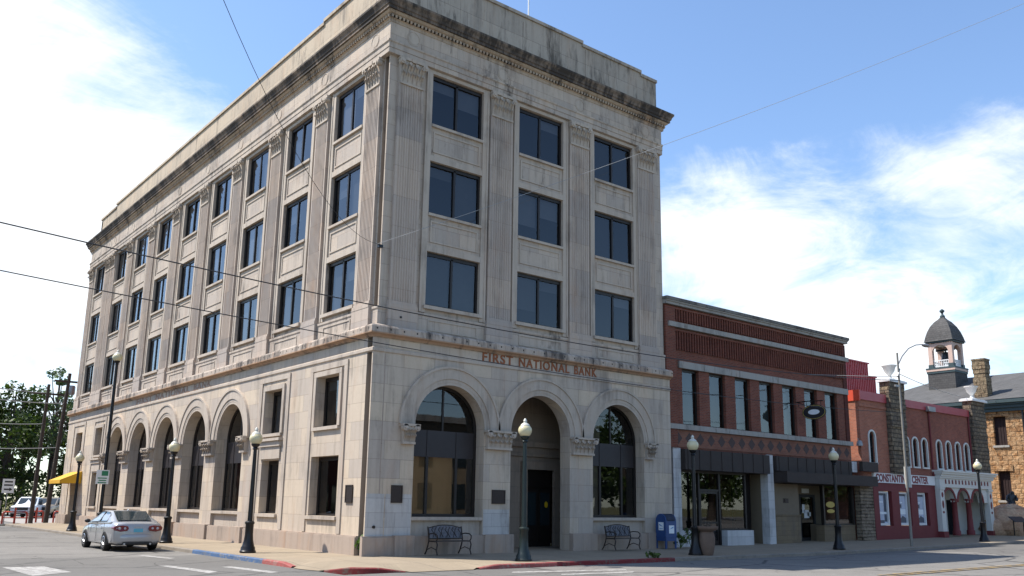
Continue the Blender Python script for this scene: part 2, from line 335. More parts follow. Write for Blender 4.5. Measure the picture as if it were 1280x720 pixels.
# ground materials
def asphalt():
    mt, nt, bs = newmat('worn_asphalt'); k = N(nt); p = k.pos()
    fine = k.noise(p, 28, 4, .7); mid = k.noise(p, 1.6, 7, .7, .6); big = k.noise(p, .16, 5, .6, .5)
    c = k.mix(k.ramp(mid, [(.3, 0), (.7, 1)]), (.19, .178, .162), (.24, .225, .205))
    c = k.mix(k.ramp(big, [(.42, 0), (.62, .55)]), c, (.16, .15, .136))
    c = k.mix(k.ramp(fine, [(.32, .5), (.6, 0)]), c, (.10, .096, .09))
    # tyre-polished lanes stretched along the streets, tar crack sealing
    sp = k.node('ShaderNodeSeparateXYZ'); k.set(sp, 0, p)
    vor = k.vor(k.map(p, (.13, .2, 1)), 1.0, 'DISTANCE_TO_EDGE')
    w = k.math('ADD', vor.outputs['Distance'], k.math('MULTIPLY', k.math('SUBTRACT', k.noise(p, 2.5, 4), .5), .03))
    c = k.mix(k.ramp(w, [(.005, .9), (.016, 0)]), c, (.06, .058, .055))
    c = k.mix(k.ramp(k.noise(k.map(p, (.05, .9, 1)), 1.0, 4), [(.5, 0), (.75, .35)]), c, (.145, .136, .122))
    pv = k.vor(k.map(p, (.07, .11, 1), (3, 1, 0)), 1.0); pr = k.node('ShaderNodeSeparateXYZ'); k.set(pr, 0, pv.outputs['Color'])
    c = k.mix(k.ramp(pr.outputs[0], [(.66, 0), (.70, .5)]), c, (.10, .096, .09))
    oil = k.math('MULTIPLY', k.noise(p, .8, 5, .6), k.noise(k.map(p, (1, 1, 1), (7, 3, 2)), 3.1, 5, .7))
    c = k.mix(k.ramp(oil, [(.31, 0), (.42, .65)]), c, (.085, .08, .075))
    v2 = k.vor(k.map(p, (.5, .42, 1)), 1.0, 'DISTANCE_TO_EDGE'); w2 = k.math('ADD', v2.outputs['Distance'], k.math('MULTIPLY', k.math('SUBTRACT', k.noise(p, 3, 5, .7), .5), .10))
    c = k.mix(k.math('MULTIPLY', k.ramp(w2, [(.004, .8), (.012, 0)]), k.ramp(big, [(.45, 0), (.6, 1)])), c, (.06, .057, .053))
    nt.links.new(c, bs.inputs['Base Color']); bs.inputs['Roughness'].default_value = .9; bs.inputs['Specular IOR Level'].default_value = .2
    k.bump(fine, .5, .012, bs); return mt
M['asphalt'] = asphalt()
def concrete(name, a, b, joint=1.5):
    mt, nt, bs = newmat(name); k = N(nt); p = k.pos()
    br = k.brick(p, a, b, (.13, .115, .095), joint, joint, .012, 0.0)
    c = k.mix(k.ramp(k.noise(p, .9, 6, .65, .4), [(.35, 0), (.7, .45)]), br.outputs['Color'], tuple(x*.66 for x in a))
    c = k.mix(k.ramp(k.noise(p, 16, 4, .7), [(.3, .25), (.6, 0)]), c, tuple(x*.5 for x in a))
    v = k.vor(p, 1.3); c = k.mix(k.ramp(v.outputs['Distance'], [(.04, .45), (.07, 0)]), c, (.1, .09, .08))
    nt.links.new(c, bs.inputs['Base Color']); bs.inputs['Roughness'].default_value = .9; bs.inputs['Specular IOR Level'].default_value = .2
    k.bump(k.math('SUBTRACT', k.noise(p, 12, 4), br.outputs['Fac']), .4, .006, bs); return mt
M['walk'] = concrete('sidewalk_concrete', (.325, .26, .185), (.295, .24, .172))
def chipped(name, c, under=(.34, .30, .25), amt=.5):
    mt, nt, bs = newmat(name); k = N(nt); p = k.pos()
    n = k.noise(p, 5, 7, .75, .3)
    cc = k.mix(k.ramp(n, [(amt, 0), (amt+.12, 1)]), c, under); cc = k.mix(k.ramp(k.noise(p, 1.2, 4), [(.4, 0), (.7, .4)]), cc, tuple(x*.5 for x in c))
    nt.links.new(cc, bs.inputs['Base Color']); bs.inputs['Roughness'].default_value = .8; bs.inputs['Specular IOR Level'].default_value = .3
    return mt
M['kerb'] = chipped('bare_kerb_concrete', (.24, .205, .165), (.19, .165, .14))
M['kerb_blue'] = chipped('worn_blue_kerb_paint', (.06, .115, .22), (.2, .19, .18), .50)
M['kerb_red'] = chipped('worn_red_kerb_paint', (.32, .085, .075), (.3, .2, .17), .50)
M['kerb_dred'] = chipped('dull_red_kerb_paint', (.19, .025, .026), (.15, .1, .08), .50)
M['line_white'] = chipped('worn_white_line', (.40, .385, .36), (.215, .20, .185), .45)
M['line_yellow'] = chipped('worn_yellow_line', (.36, .24, .09), (.2, .185, .165), .42)
M['grass'] = None
def ground_mat():
    mt, nt, bs = newmat('dry_grass_ground'); k = N(nt); p = k.pos()
    c = k.mix(k.ramp(k.noise(p, .25, 6, .65), [(.35, 0), (.65, 1)]), (.11, .115, .04), (.20, .17, .09))
    c = k.mix(k.ramp(k.noise(p, 6, 5, .7), [(.3, .5), (.6, 0)]), c, (.05, .055, .02))
    nt.links.new(c, bs.inputs['Base Color']); bs.inputs['Roughness'].default_value = 1; bs.inputs['Specular IOR Level'].default_value = .1
    k.bump(k.noise(p, 9, 4), .6, .05, bs); return mt
M['grass'] = ground_mat()

# ------------------------------------------------------------------ mesh building
class MB:
    def __init__(s): s.v = []; s.f = []; s.mi = []; s.cur = 0; s.smooth = []; s.sm = False
    def add(s, verts, faces):
        o = len(s.v); s.v += [tuple(v) for v in verts]
        for f in faces: s.f.append(tuple(i+o for i in f)); s.mi.append(s.cur); s.smooth.append(s.sm)
    def box(s, x0, x1, y0, y1, z0, z1):
        s.add([(x0,y0,z0),(x1,y0,z0),(x1,y1,z0),(x0,y1,z0),(x0,y0,z1),(x1,y0,z1),(x1,y1,z1),(x0,y1,z1)],
              [(0,3,2,1),(4,5,6,7),(0,1,5,4),(1,2,6,5),(2,3,7,6),(3,0,4,7)])
    def fbox(s, F, u0, u1, p0, p1, z0, z1):
        s.add([F(u,p,z) for z in (z0,z1) for (u,p) in ((u0,p0),(u1,p0),(u1,p1),(u0,p1))],
              [(0,3,2,1),(4,5,6,7),(0,1,5,4),(1,2,6,5),(2,3,7,6),(3,0,4,7)])
    def quad(s, *p): s.add(p, [tuple(range(len(p)))])
    def tube(s, pts, r, n=8, cap=True):
        pts = [Vector(p) for p in pts]; rs = r if isinstance(r, (list, tuple)) else [r]*len(pts)
        vs = []; fs = []
        ref = None
        for i, p in enumerate(pts):
            d = (pts[min(i+1, len(pts)-1)]-pts[max(i-1, 0)]).normalized()
            if ref is None:
                ref = Vector((1, 0, 0)) if abs(d.x) < .8 else Vector((0, 1, 0))
            a = d.cross(ref).normalized(); b = d.cross(a).normalized(); ref = a.cross(d).normalized() if False else ref
            for k in range(n):
                t = 2*pi*k/n; vs.append(p+rs[i]*(cos(t)*a+sin(t)*b))
        for i in range(len(pts)-1):
            for k in range(n):
                fs.append((i*n+k, i*n+(k+1) % n, (i+1)*n+(k+1) % n, (i+1)*n+k))
        if cap: fs += [tuple(range(n)), tuple((len(pts)-1)*n+k for k in range(n))]
        o = s.sm; s.sm = True; s.add(vs, fs); s.sm = o
    def lathe(s, prof, c=(0, 0, 0), n=16, axis='z'):
        vs = []; fs = []
        for (r, z) in prof:
            for k in range(n):
                t = 2*pi*k/n
                q = (r*cos(t), r*sin(t), z) if axis == 'z' else ((z, r*cos(t), r*sin(t)) if axis == 'x' else (r*cos(t), z, r*sin(t)))
                vs.append((q[0]+c[0], q[1]+c[1], q[2]+c[2]))
        for i in range(len(prof)-1):
            for k in range(n): fs.append((i*n+k, i*n+(k+1) % n, (i+1)*n+(k+1) % n, (i+1)*n+k))
        fs += [tuple(range(n)), tuple((len(prof)-1)*n+k for k in range(n))]
        o = s.sm; s.sm = True; s.add(vs, fs); s.sm = o
    def prism(s, F, poly, p0, p1):
        """poly of (u,z) extruded from depth p0 to p1"""
        n = len(poly); vs = [F(u, p0, z) for u, z in poly]+[F(u, p1, z) for u, z in poly]
        s.add(vs, [tuple(range(n)), tuple(range(2*n-1, n-1, -1))]+[(i, (i+1) % n, n+(i+1) % n, n+i) for i in range(n)])
    def sphere(s, c, rx, ry, rz, n=12, m=8, jit=0, seed=0):
        rnd = random.Random(seed); vs = []; fs = []
        for i in range(m+1):
            ph = pi*i/m
            for k in range(n):
                t = 2*pi*k/n; j = 1+rnd.uniform(-jit, jit)
                vs.append((c[0]+rx*j*sin(ph)*cos(t), c[1]+ry*j*sin(ph)*sin(t), c[2]+rz*j*cos(ph)))
        for i in range(m):
            for k in range(n): fs.append((i*n+k, i*n+(k+1) % n, (i+1)*n+(k+1) % n, (i+1)*n+k))
        o = s.sm; s.sm = True; s.add(vs, fs); s.sm = o
    def build(s, name, mat, parent=None, local=False, fix=True, merge=False):
        me = bpy.data.meshes.new(name)
        off = Vector((0, 0, 0))
        if parent is not None and not local: off = wloc(parent)
        me.from_pydata([tuple(Vector(v)-off) for v in s.v], [], s.f)
        mats = mat if isinstance(mat, (list, tuple)) else [mat]
        for x in mats: me.materials.append(M[x] if isinstance(x, str) else x)
        me.polygons.foreach_set('material_index', s.mi); me.polygons.foreach_set('use_smooth', s.smooth)
        if fix:
            bm = bmesh.new(); bm.from_mesh(me)
            bmesh.ops.remove_doubles(bm, verts=bm.verts, dist=1e-5)
            bmesh.ops.recalc_face_normals(bm, faces=bm.faces); bm.to_mesh(me); bm.free()
        if any(s.smooth): me.set_sharp_from_angle(angle=radians(42))
        me.update()
        o = bpy.data.objects.new(name, me); col.objects.link(o)
        if parent is not None: o.parent = parent
        return o
def wloc(o):
    v = Vector((0, 0, 0))
    while o is not None: v += Vector(o.location); o = o.parent
    return v
def thing(name, label, cat, loc=(0, 0, 0), rz=0, group=None):
    o = bpy.data.objects.new(name, None); col.objects.link(o); o.location = loc; o.rotation_euler = (0, 0, rz)
    o.empty_display_size = .3
    o['label'] = label; o['category'] = cat
    if group: o['group'] = group
    return o
def tag(o, label, cat, group=None):
    o['label'] = label; o['category'] = cat
    if group: o['group'] = group
    return o
def struct(o): o['kind'] = 'structure'; return o
def dup(root, loc, rz=None, label=None, group=None, scale=None):
    r = root.copy(); col.objects.link(r); r.location = loc
    if rz is not None: r.rotation_euler = (0, 0, rz)
    if label: r['label'] = label
    if group: r['group'] = group
    if scale: r.scale = scale
    for ch in list(root.children):
        c = ch.copy(); col.objects.link(c); c.parent = r
        for g in list(ch.children):
            d = g.copy(); col.objects.link(d); d.parent = c
    return r
def FR(u, p, z): return (u, -p, z)      # south front: u runs along x
def FL(u, p, z): return (-p, u, z)      # west front: u runs along y
def at_front(F, y0):                     # front moved out by y0
    return lambda u, p, z: F(u, p+y0, z)
def wall_face(mb, F, u0, u1, z0, z1, p, ops):
    """front skin with openings (ua,ub,za,zb,R,depth); R>0: zb is the springing and the top is a half circle"""
    us = sorted({u0, u1, *[o[0] for o in ops], *[o[1] for o in ops]})
    zs = sorted({z0, z1, *[o[2] for o in ops], *[o[3]+o[4] for o in ops]})
    def hole(u, z): return any(o[0] < u < o[1] and o[2] < z < o[3]+o[4] for o in ops)
    for i in range(len(us)-1):
        for j in range(len(zs)-1):
            if not hole((us[i]+us[i+1])/2, (zs[j]+zs[j+1])/2):
                mb.quad(F(us[i], p, zs[j]), F(us[i+1], p, zs[j]), F(us[i+1], p, zs[j+1]), F(us[i], p, zs[j+1]))
    for (ua, ub, za, zb, R, d) in ops:
        mb.quad(F(ua, p, za), F(ua, p, zb), F(ua, p-d, zb), F(ua, p-d, za))
        mb.quad(F(ub, p, za), F(ub, p, zb), F(ub, p-d, zb), F(ub, p-d, za))
        if za > z0: mb.quad(F(ua, p, za), F(ub, p, za), F(ub, p-d, za), F(ua, p-d, za))
        if R:
            c = (ua+ub)/2; n = 28
            for k in range(n):
                t0 = pi*k/n; t1 = pi*(k+1)/n
                a = (c-R*cos(t0), zb+R*sin(t0)); b = (c-R*cos(t1), zb+R*sin(t1))
                mb.quad(F(a[0], p, a[1]), F(b[0], p, b[1]), F(b[0], p, zb+R), F(a[0], p, zb+R)) if k not in (0,) or True else None
                mb.quad(F(a[0], p, a[1]), F(b[0], p, b[1]), F(b[0], p-d, b[1]), F(a[0], p-d, a[1]))
        else:
            mb.quad(F(ua, p, zb), F(ub, p, zb), F(ub, p-d, zb), F(ua, p-d, zb))
def arch_ring(mb, F, c, zs, R0, R1, p0, p1, n=28, leg=0):
    pts0 = [(c-R0*cos(pi*k/n), zs+R0*sin(pi*k/n)) for k in range(n+1)]; pts1 = [(c-R1*cos(pi*k/n), zs+R1*sin(pi*k/n)) for k in range(n+1)]
    if leg:
        pts0 = [(c-R0, zs-leg)]+pts0+[(c+R0, zs-leg)]; pts1 = [(c-R1, zs-leg)]+pts1+[(c+R1, zs-leg)]
    vs = []
    for (a, b) in zip(pts0, pts1): vs += [F(a[0], p0, a[1]), F(b[0], p0, b[1]), F(b[0], p1, b[1]), F(a[0], p1, a[1])]
    fs = []
    for i in range(len(pts0)-1):
        o = 4*i
        for k in range(4): fs.append((o+k, o+(k+1) % 4, o+4+(k+1) % 4, o+4+k))
    fs += [(0, 1, 2, 3), tuple(len(vs)-4+k for k in range(4))]
    mb.add(vs, fs)
def sweep(mb, path_fn, prof):
    """path_fn(p) gives plan points for outward offset p; prof is a list of (p,z)"""
    rows = [[(x, y, z) for (x, y) in path_fn(p)] for (p, z) in prof]; n = len(rows[0])
    vs = [v for r in rows for v in r]; fs = []
    for i in range(len(rows)-1):
        for k in range(n-1): fs.append((i*n+k, i*n+k+1, (i+1)*n+k+1, (i+1)*n+k))
    fs += [tuple(i*n for i in range(len(rows))), tuple(i*n+n-1 for i in range(len(rows)))]
    mb.add(vs, fs)
def text_mesh(body, size, mat, M4, name, parent, extrude=.015, bold=0.0, sx=1.0, align='CENTER', space=1.0):
    cu = bpy.data.curves.new(name, 'FONT'); cu.body = body; cu.size = size; cu.extrude = extrude; cu.offset = bold
    cu.align_x = align; cu.align_y = 'CENTER'; cu.space_character = space
    ob = bpy.data.objects.new(name, cu); col.objects.link(ob)
    dg = bpy.context.evaluated_depsgraph_get(); me = bpy.data.meshes.new_from_object(ob.evaluated_get(dg))
    bpy.data.objects.remove(ob); me.name = name
    off = wloc(parent) if parent is not None else Vector((0, 0, 0))
    me.transform(Matrix.Translation(-off) @ M4 @ Matrix.Diagonal((sx, 1, 1, 1)))
    me.materials.clear(); me.materials.append(M[mat])
    o = bpy.data.objects.new(name, me); col.objects.link(o)
    if parent is not None: o.parent = parent
    return o
def TR(x, y, z, rz=0): return Matrix.Translation((x, y, z)) @ Matrix.Rotation(rz, 4, 'Z') @ Matrix.Rotation(pi/2, 4, 'X')
def zigzag(mb, F, u0, u1, n, p0, p1, z0, z1, duty=.5):
    """one connected ribbed skin: n upright ribs between u0 and u1"""
    prof = []; st = (u1-u0)/n
    for i in range(n):
        a = u0+i*st; g = st*(1-duty)/2
        prof += [(a, p0), (a+g, p0), (a+g+.001, p1), (a+st-g-.001, p1), (a+st-g, p0)]
    prof.append((u1, p0)); k = len(prof)
    mb.add([F(u, p, z0) for u, p in prof]+[F(u, p, z1) for u, p in prof], [(i, i+1, k+i+1, k+i) for i in range(k-1)])
    for z, o in ((z0, 0), (z1, 0)):
        for i in range(n):
            a = u0+i*st; g = st*(1-duty)/2
            mb.quad(F(a+g, p0, z), F(a+st-g, p0, z), F(a+st-g-.001, p1, z), F(a+g+.001, p1, z))

# ================================================================== the ground
def gz(x): return .010*max(0.0, x-20.0) if x < 70 else .5
ROADZ = -.16
def grid_sheet(name, mat, xs, ys, zf, parent=None):
    mb = MB(); n = len(xs)
    mb.add([(x, y, zf(x, y)) for y in ys for x in xs],
           [(j*n+i, j*n+i+1, (j+1)*n+i+1, (j+1)*n+i) for j in range(len(ys)-1) for i in range(n-1)])
    return struct(mb.build(name, mat, fix=False))
def lin(a, b, n): return [a+(b-a)*i/n for i in range(n+1)]
grid_sheet('ground', 'grass', [-900, -200, -60, 0, 60, 200, 900], [-900, -200, -60, 0, 60, 200, 900], lambda x, y: -.30)
grid_sheet('road', 'asphalt', [-120, -60, -30]+lin(-20, 70, 18)+[110, 160], [-60, -30, -22, -14, -9, -6, -4.4], lambda x, y: ROADZ+gz(x)+.05*max(0, 1-abs(y+12)/7)*min(1, max(0, (x-2)/12)))
grid_sheet('side_road', 'asphalt', [-17.5, -10, -3.2], [-4.4, 0, 10, 20, 40, 41.5], lambda x, y: ROADZ)
grid_sheet('side_road_far_end', 'asphalt', [-17.5, -10, -2.0], [41.5, 60, 100, 160], lambda x, y: ROADZ+.07)
grid_sheet('parking_lot', 'concrete_rubble', [-2.0, 10, 30, 60], [41.5, 50, 60, 70, 95], lambda x, y: -.07)
# kerb path with a ramp at each side of the corner
path = [(-3.3, y) for y in [41.3]+lin(40, 8, 32)+lin(7.5, -2.0, 38)]
path += [(-.9-2.4*cos(t), -2.1-2.4*sin(t)) for t in lin(0, pi/2, 26)]
path += [(x, -4.5) for x in lin(-.6, 14, 58)+lin(14.5, 80, 65)]
def kerb_kind(i):
    x, y = path[i]
    if y > 6.5: return 'kerb'
    if y > .55: return 'kerb_blue'
    if y > -1.7: return 'kerb_red'
    if x < -1.0 and y > -4.47:
        a = math.degrees(atan2(-(y+2.1), -(x+.9)))
        return 'gap' if a < 22 or a > 80 else 'kerb_dred'
    if x < .95: return 'gap'
    if x < 9.6: return 'kerb_dred' if x > 4 else 'kerb_red'
    return 'kerb'
kinds = [kerb_kind(i) for i in range(len(path))]
def kdist(i):
    best = 9
    for j in range(max(0, i-14), min(len(path), i+15)):
        if kinds[j] == 'gap': best = min(best, (Vector(path[i])-Vector(path[j])).length)
    return best
KH = []
for i, (x, y) in enumerate(path):
    k = min(1, kdist(i)/.9); KH.append((-.145*(1-k)-.03*k)+gz(x))
def path_n(i):
    a = Vector(path[max(0, i-1)]); b = Vector(path[min(len(path)-1, i+1)]); d = (b-a).normalized()
    return Vector((-d.y, d.x))    # towards the buildings
kb = {}
for i in range(len(path)-1):
    kd = kinds[i] if kinds[i+1] != 'gap' and kinds[i] != 'gap' else 'gap'
    if kd == 'gap': continue
    mb = kb.setdefault(kd, MB())
    P0, P1 = Vector(path[i]), Vector(path[i+1]); n0, n1 = path_n(i)*.16, path_n(i+1)*.16
    def pt(P, n, z): return (P.x+n.x, P.y+n.y, z)
    z0, z1 = KH[i], KH[i+1]; b0 = ROADZ+gz(P0.x)-.1; b1 = ROADZ+gz(P1.x)-.1
    o = n0*-.12
    mb.quad((P0.x+o.x, P0.y+o.y, b0), (P1.x+o.x, P1.y+o.y, b1), pt(P1, n1*0, z1-.025), pt(P0, n0*0, z0-.025))
    mb.quad(pt(P0, n0*0, z0-.025), pt(P1, n1*0, z1-.025), pt(P1, n1*.16, z1), pt(P0, n0*.16, z0))
    mb.quad(pt(P0, n0*.16, z0), pt(P1, n1*.16, z1), pt(P1, n1, z1), pt(P0, n0, z0))
for kd, nm in (('kerb', 'kerb'), ('kerb_blue', 'blue_kerb'), ('kerb_red', 'red_kerb'), ('kerb_dred', 'dark_red_kerb')):
    if kd in kb: struct(kb[kd].build(nm, kd))
mb = MB(); rows = []
for i, (x, y) in enumerate(path):
    n = path_n(i)*(.16 if kinds[i] != 'gap' else -.05)
    if y > -2.05 and x < -3.2: tgt = Vector((1.2, max(y, 2.4)))
    elif x < -.85 or y > -4.47: tgt = Vector((1.2, 2.4))
    else: tgt = Vector((max(x, 1.2), 2.4 if x < 46 else 5.0))
    a = Vector((x, y))+n; row = []
    for f in (0, .22, .45, .8, 1.0):
        q = a.lerp(tgt, f); h = KH[i]*(1-min(1, f/.22))+(gz(q.x)-.02)*min(1, f/.22) if f <= .22 else gz(q.x)-.02+.08*(f-.22)/.58
        if f > .8: h = gz(q.x)+.06
        row.append((q.x, q.y, h))
    rows.append(row)
vs = [v for r in rows for v in r]; fs = [(5*i+j, 5*i+j+1, 5*(i+1)+j+1, 5*(i+1)+j) for i in range(len(rows)-1) for j in range(4)]
mb.add(vs, fs); struct(mb.build('sidewalk', 'walk', merge=True))
# painted lines, 4 mm above the asphalt
def road_poly(name, mat, polys):
    mb = MB()
    for p in polys: mb.add([(x, y, ROADZ+gz(x)+.05*max(0, 1-abs(y+12)/7)*min(1, max(0, (x-2)/12))+.006) for x, y in p], [tuple(range(len(p)))])
    return struct(mb.build(name, mat))
road_poly('crosswalk_marking', 'line_white', [[(-6.25, .91), (-5.95, .8), (-5.6, -2.0), (-6.0, -2.35)], [(-4.88, -.27), (-4.56, -.28), (-4.25, -2.8), (-4.62, -3.07)],
    [(-5.37, 5.82), (-5.1, 5.95), (-4.7, 4.08), (-4.99, 3.76)], [(-10.0, 2.07), (-9.0, 1.86), (-8.83, -.45), (-9.9, -1.3)]])
road_poly('lane_marking', 'line_white', [[(1.2, -5.93), (1.5, -5.6), (5.2, -6.45), (4.9, -6.8)], [(1.9, -7.2), (2.2, -6.9), (4.8, -7.2), (4.4, -7.5)]])
def strip(x0, x1, y0, y1, n): return [[(x0+(x1-x0)*i/n, y0), (x0+(x1-x0)*(i+1)/n, y0), (x0+(x1-x0)*(i+1)/n, y1), (x0+(x1-x0)*i/n, y1)] for i in range(n)]
road_poly('centre_line', 'line_yellow', strip(10, 75, -12.25, -12.10, 26)+strip(10, 75, -11.95, -11.80, 26))

# ================================================================== the limestone bank
W, L = 14.5, 40.8
bank = thing('bank_building', 'four storey pale limestone corner building with arched ground floor and fluted pilasters', 'bank building')
RC = [3.04, 7.23, 11.42]; LC = [2.85, 7.14, 11.49, 15.8, 20.1, 24.4, 28.7, 33.0, 38.1]
RA = [2.93, 7.12, 11.31]; LA = [11.6, 15.92, 20.2, 24.52, 28.83]
AR, SP = 1.48, 4.3
ROWS = [(8.57, 10.57), (12.01, 14.02), (15.46, 17.46)]
wR, wL = 2.38, 2.28
# walls
up = MB()
wall_face(up, FR, 0.0, W, 7.4, 18.9, 0, [(c-wR/2, c+wR/2, a, b, 0, .16) for c in RC for a, b in ROWS])
wall_face(up, FL, .32, L, 7.4, 18.9, 0, [(c-wL/2, c+wL/2, a, b, 0, .16) for c in LC for a, b in ROWS])
up.quad((0, 0, 7.4), (0, .07, 7.4), (0, .07, 18.9), (0, 0, 18.9))
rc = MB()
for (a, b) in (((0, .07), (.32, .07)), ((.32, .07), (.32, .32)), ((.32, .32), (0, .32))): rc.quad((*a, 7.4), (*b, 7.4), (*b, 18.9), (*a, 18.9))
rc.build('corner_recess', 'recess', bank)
up.build('upper_wall', 'lime_up', bank)
lo = MB()
lowR = [(c-AR, c+AR, .62 if i != 1 else 0.0, SP, AR, 0.55) for i, c in enumerate(RA)]
wall_face(lo, FR, -.3, W, -.1, 7.15, .3, lowR)
lowL = [(c-AR, c+AR, .62, SP, AR, .55) for c in LA]
LB = [(2.72, 2.05, 1.22, 3.27), (2.72, 1.75, 4.30, 6.12), (7.25, 1.6, 1.22, 3.25), (7.25, 1.6, 4.28, 6.0), (32.6, 1.55, 1.22, 3.22), (32.6, 1.55, 4.28, 5.95), (37.6, 1.6, 4.3, 5.9)]
lowL += [(c-w/2, c+w/2, a, b, 0, .35) for c, w, a, b in LB]+[(36.3, 38.3, .0, 3.0, 0, .9)]
wall_face(lo, FL, .08, L, -.1, 7.15, .3, lowL)
lo.quad((-.3, -.3, -.1), (-.3, -.24, -.1), (-.3, -.24, 7.15), (-.3, -.3, 7.15))
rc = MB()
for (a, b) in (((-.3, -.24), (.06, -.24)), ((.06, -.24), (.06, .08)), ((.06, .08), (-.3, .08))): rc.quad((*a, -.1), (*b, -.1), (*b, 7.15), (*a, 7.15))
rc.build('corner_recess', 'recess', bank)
lo.quad((W, -.3, -.1), (W, 0, -.1), (W, 0, 7.5), (W, -.3, 7.5)); lo.quad((-.3, L, -.1), (3, L, -.1), (3, L, 7.5), (-.3, L, 7.5))
lo.build('ground_floor_wall', 'lime', bank)
body = MB()
body.quad((W, 0, -.1), (W, 24, -.1), (W, 24, 19.8), (W, 0, 19.8)); body.quad((W, 24, -.1), (W, L, -.1), (W, L, 19.8), (W, 24, 19.8))
body.quad((0, L, -.1), (W, L, -.1), (W, L, 19.8), (0, L, 19.8))
body.build('rear_wall', 'brick_band', bank)
rf = MB(); rf.quad((.2, .2, 19.75), (W-.2, .2, 19.75), (W-.2, L-.2, 19.75), (.2, L-.2, 19.75)); rf.build('roof', 'concrete_rubble', bank)
inn = MB()
inn.quad((.2, .95, -.1), (4.9, .95, -.1), (4.9, .95, 7.2), (.2, .95, 7.2)); inn.quad((9.7, .95, -.1), (W-.1, .95, -.1), (W-.1, .95, 7.2), (9.7, .95, 7.2))
inn.quad((.9, .2, -.1), (.9, L-.2, -.1), (.9, L-.2, 7.2), (.9, .2, 7.2))
inn.quad((.3, .75, 7.4), (W-.1, .75, 7.4), (W-.1, .75, 18.9), (.3, .75, 18.9)); inn.quad((.75, .3, 7.4), (.75, L-.1, 7.4), (.75, L-.1, 18.9), (.75, .3, 18.9))
inn.build('interior', 'interior', bank)
# plinth
pl = MB()
def gaps(F, u0, u1, holes, p0, p1, z0, z1):
    e = u0
    for a, b in sorted(holes)+[(u1, u1)]:
        if a > e: pl.fbox(F, e, a, p0, p1, z0, z1)
        e = b
gaps(FR, -.44, W-.02, [(RA[1]-AR, RA[1]+AR)], .298, .44, -.2, .60)
gaps(FL, .06, L+.1, [(36.3, 38.3)], .298, .44, -.2, .60)
for F, lo_, hi_, hs in ((FR, -.44, W-.02, [(RA[1]-AR, RA[1]+AR)]), (FL, .06, L+.1, [(36.3, 38.3)])):
    e = lo_
    for a, b in hs+[(hi_, hi_)]:
        pl.prism(lambda u, p, z, F=F: F(u, p, z), [(e, .60), (a, .60), (a, .64), (e, .64)], .299, .40); e = b
for c0, c1 in [(0.75, RA[0]-AR), (RA[0]+AR, RA[1]-AR), (RA[1]+AR, RA[2]-AR), (RA[2]+AR, 13.4)]:
    pl.fbox(FR, c0-.03, c1+.03, .30, .53, -.2, .66)
for i in range(6):
    a = (LA[i-1]+AR) if i else LA[0]-AR-.9; b = LA[i]-AR if i < 5 else LA[4]+AR+.9
    pl.fbox(FL, a-.03, b+.03, .30, .53, -.2, .66)
pl.build('plinth', 'plinth', bank)
for a, b_, z0, z1 in [(.42, 1.42, .64, 1.98), (RA[0]+AR+.03, RA[1]-AR-.03, .66, 1.52), (-.296, .38, .64, 1.98)]:
    pale = MB(); pale.fbox(FR, a, b_, .301, .306, z0, z1); pale.build('cleaned_stone_patch', 'lime_pale', bank)
gr = MB()
gr.fbox(FR, .16, .20, .24, .304, .65, 6.6); gr.build('corner_groove', 'plinth', bank)
# recessed panel outlines on the west ground floor
for c, wd in ((2.72, 2.15), (7.25, 2.1), (32.6, 2.1), (37.6, 2.4)):
    pn = MB()
    for s in (-1, 1): pn.fbox(FL, c+s*(wd/2+.22)-.12, c+s*(wd/2+.22)+.12, .30, .345, .66, 6.355)
    pn.fbox(FL, c-wd/2-.34, c+wd/2+.34, .30, .348, 6.35, 6.55); pn.build('bay_surround', 'lime_trim', bank)
for c, w, a, b in LB[:6]:
    pn = MB(); pn.fbox(FL, c-w/2-.12, c+w/2+.12, .30, .40, a-.12, a-.002)
    if b > 4:
        for s in (-1, 1): pn.fbox(FL, c+s*(w/2+.09)-.09, c+s*(w/2+.09)+.09, .30, .37, a-.01, b+.01)
        pn.fbox(FL, c-w/2-.18, c+w/2+.18, .30, .374, b, b+.18)
    pn.build('window_surround', 'lime_trim', bank)
for c in (7.25, 32.6):
    pn = MB(); pn.fbox(FL, c-1.05, c+1.05, .30, .50, 3.98, 4.08); pn.fbox(FL, c-.98, c+.98, .30, .42, 3.775, 3.985); pn.fbox(FL, c-.9, c+.9, .30, .36, 3.3, 3.78); pn.build('window_hood', 'lime_trim', bank)
# bands running round both fronts
def path2(e=0):
    def fn(p): return [(W+e*p, 3), (W+e*p, -p), (-p, -p), (-p, L+e*p), (3, L+e*p)]
    return fn
b1 = MB(); sweep(b1, path2(0), [(.29, 6.62), (.345, 6.66), (.345, 6.76), (.30, 6.79)]); b1.build('fillet_band', 'lime_trim', bank)
b2 = MB(); sweep(b2, path2(0), [(.29, 7.12), (.36, 7.14), (.40, 7.2), (.50, 7.26), (.50, 7.46), (.46, 7.52), (.10, 7.63), (-.02, 7.64)]); b2.build('string_course', 'string', bank)
b2 = MB(); sweep(b2, path2(0), [(.37, 7.135), (.415, 7.19), (.515, 7.235), (.515, 7.275), (.49, 7.28)]); b2.build('drip_edge', 'rust_stone', bank)
b3 = MB(); sweep(b3, path2(0), [(-.01, 7.62), (.07, 7.62), (.07, 8.14), (.10, 8.18), (.10, 8.26), (-.01, 8.29)]); b3.build('pedestal_band', 'lime_up', bank)
b4 = MB(); sweep(b4, path2(0), [(-.01, 17.62), (.16, 17.64), (.16, 17.82), (.18, 17.84), (.18, 18.02), (.22, 18.06), (.22, 18.12), (.12, 18.15), (.12, 18.86), (0, 18.87)]); b4.build('frieze', 'lime_up', bank)
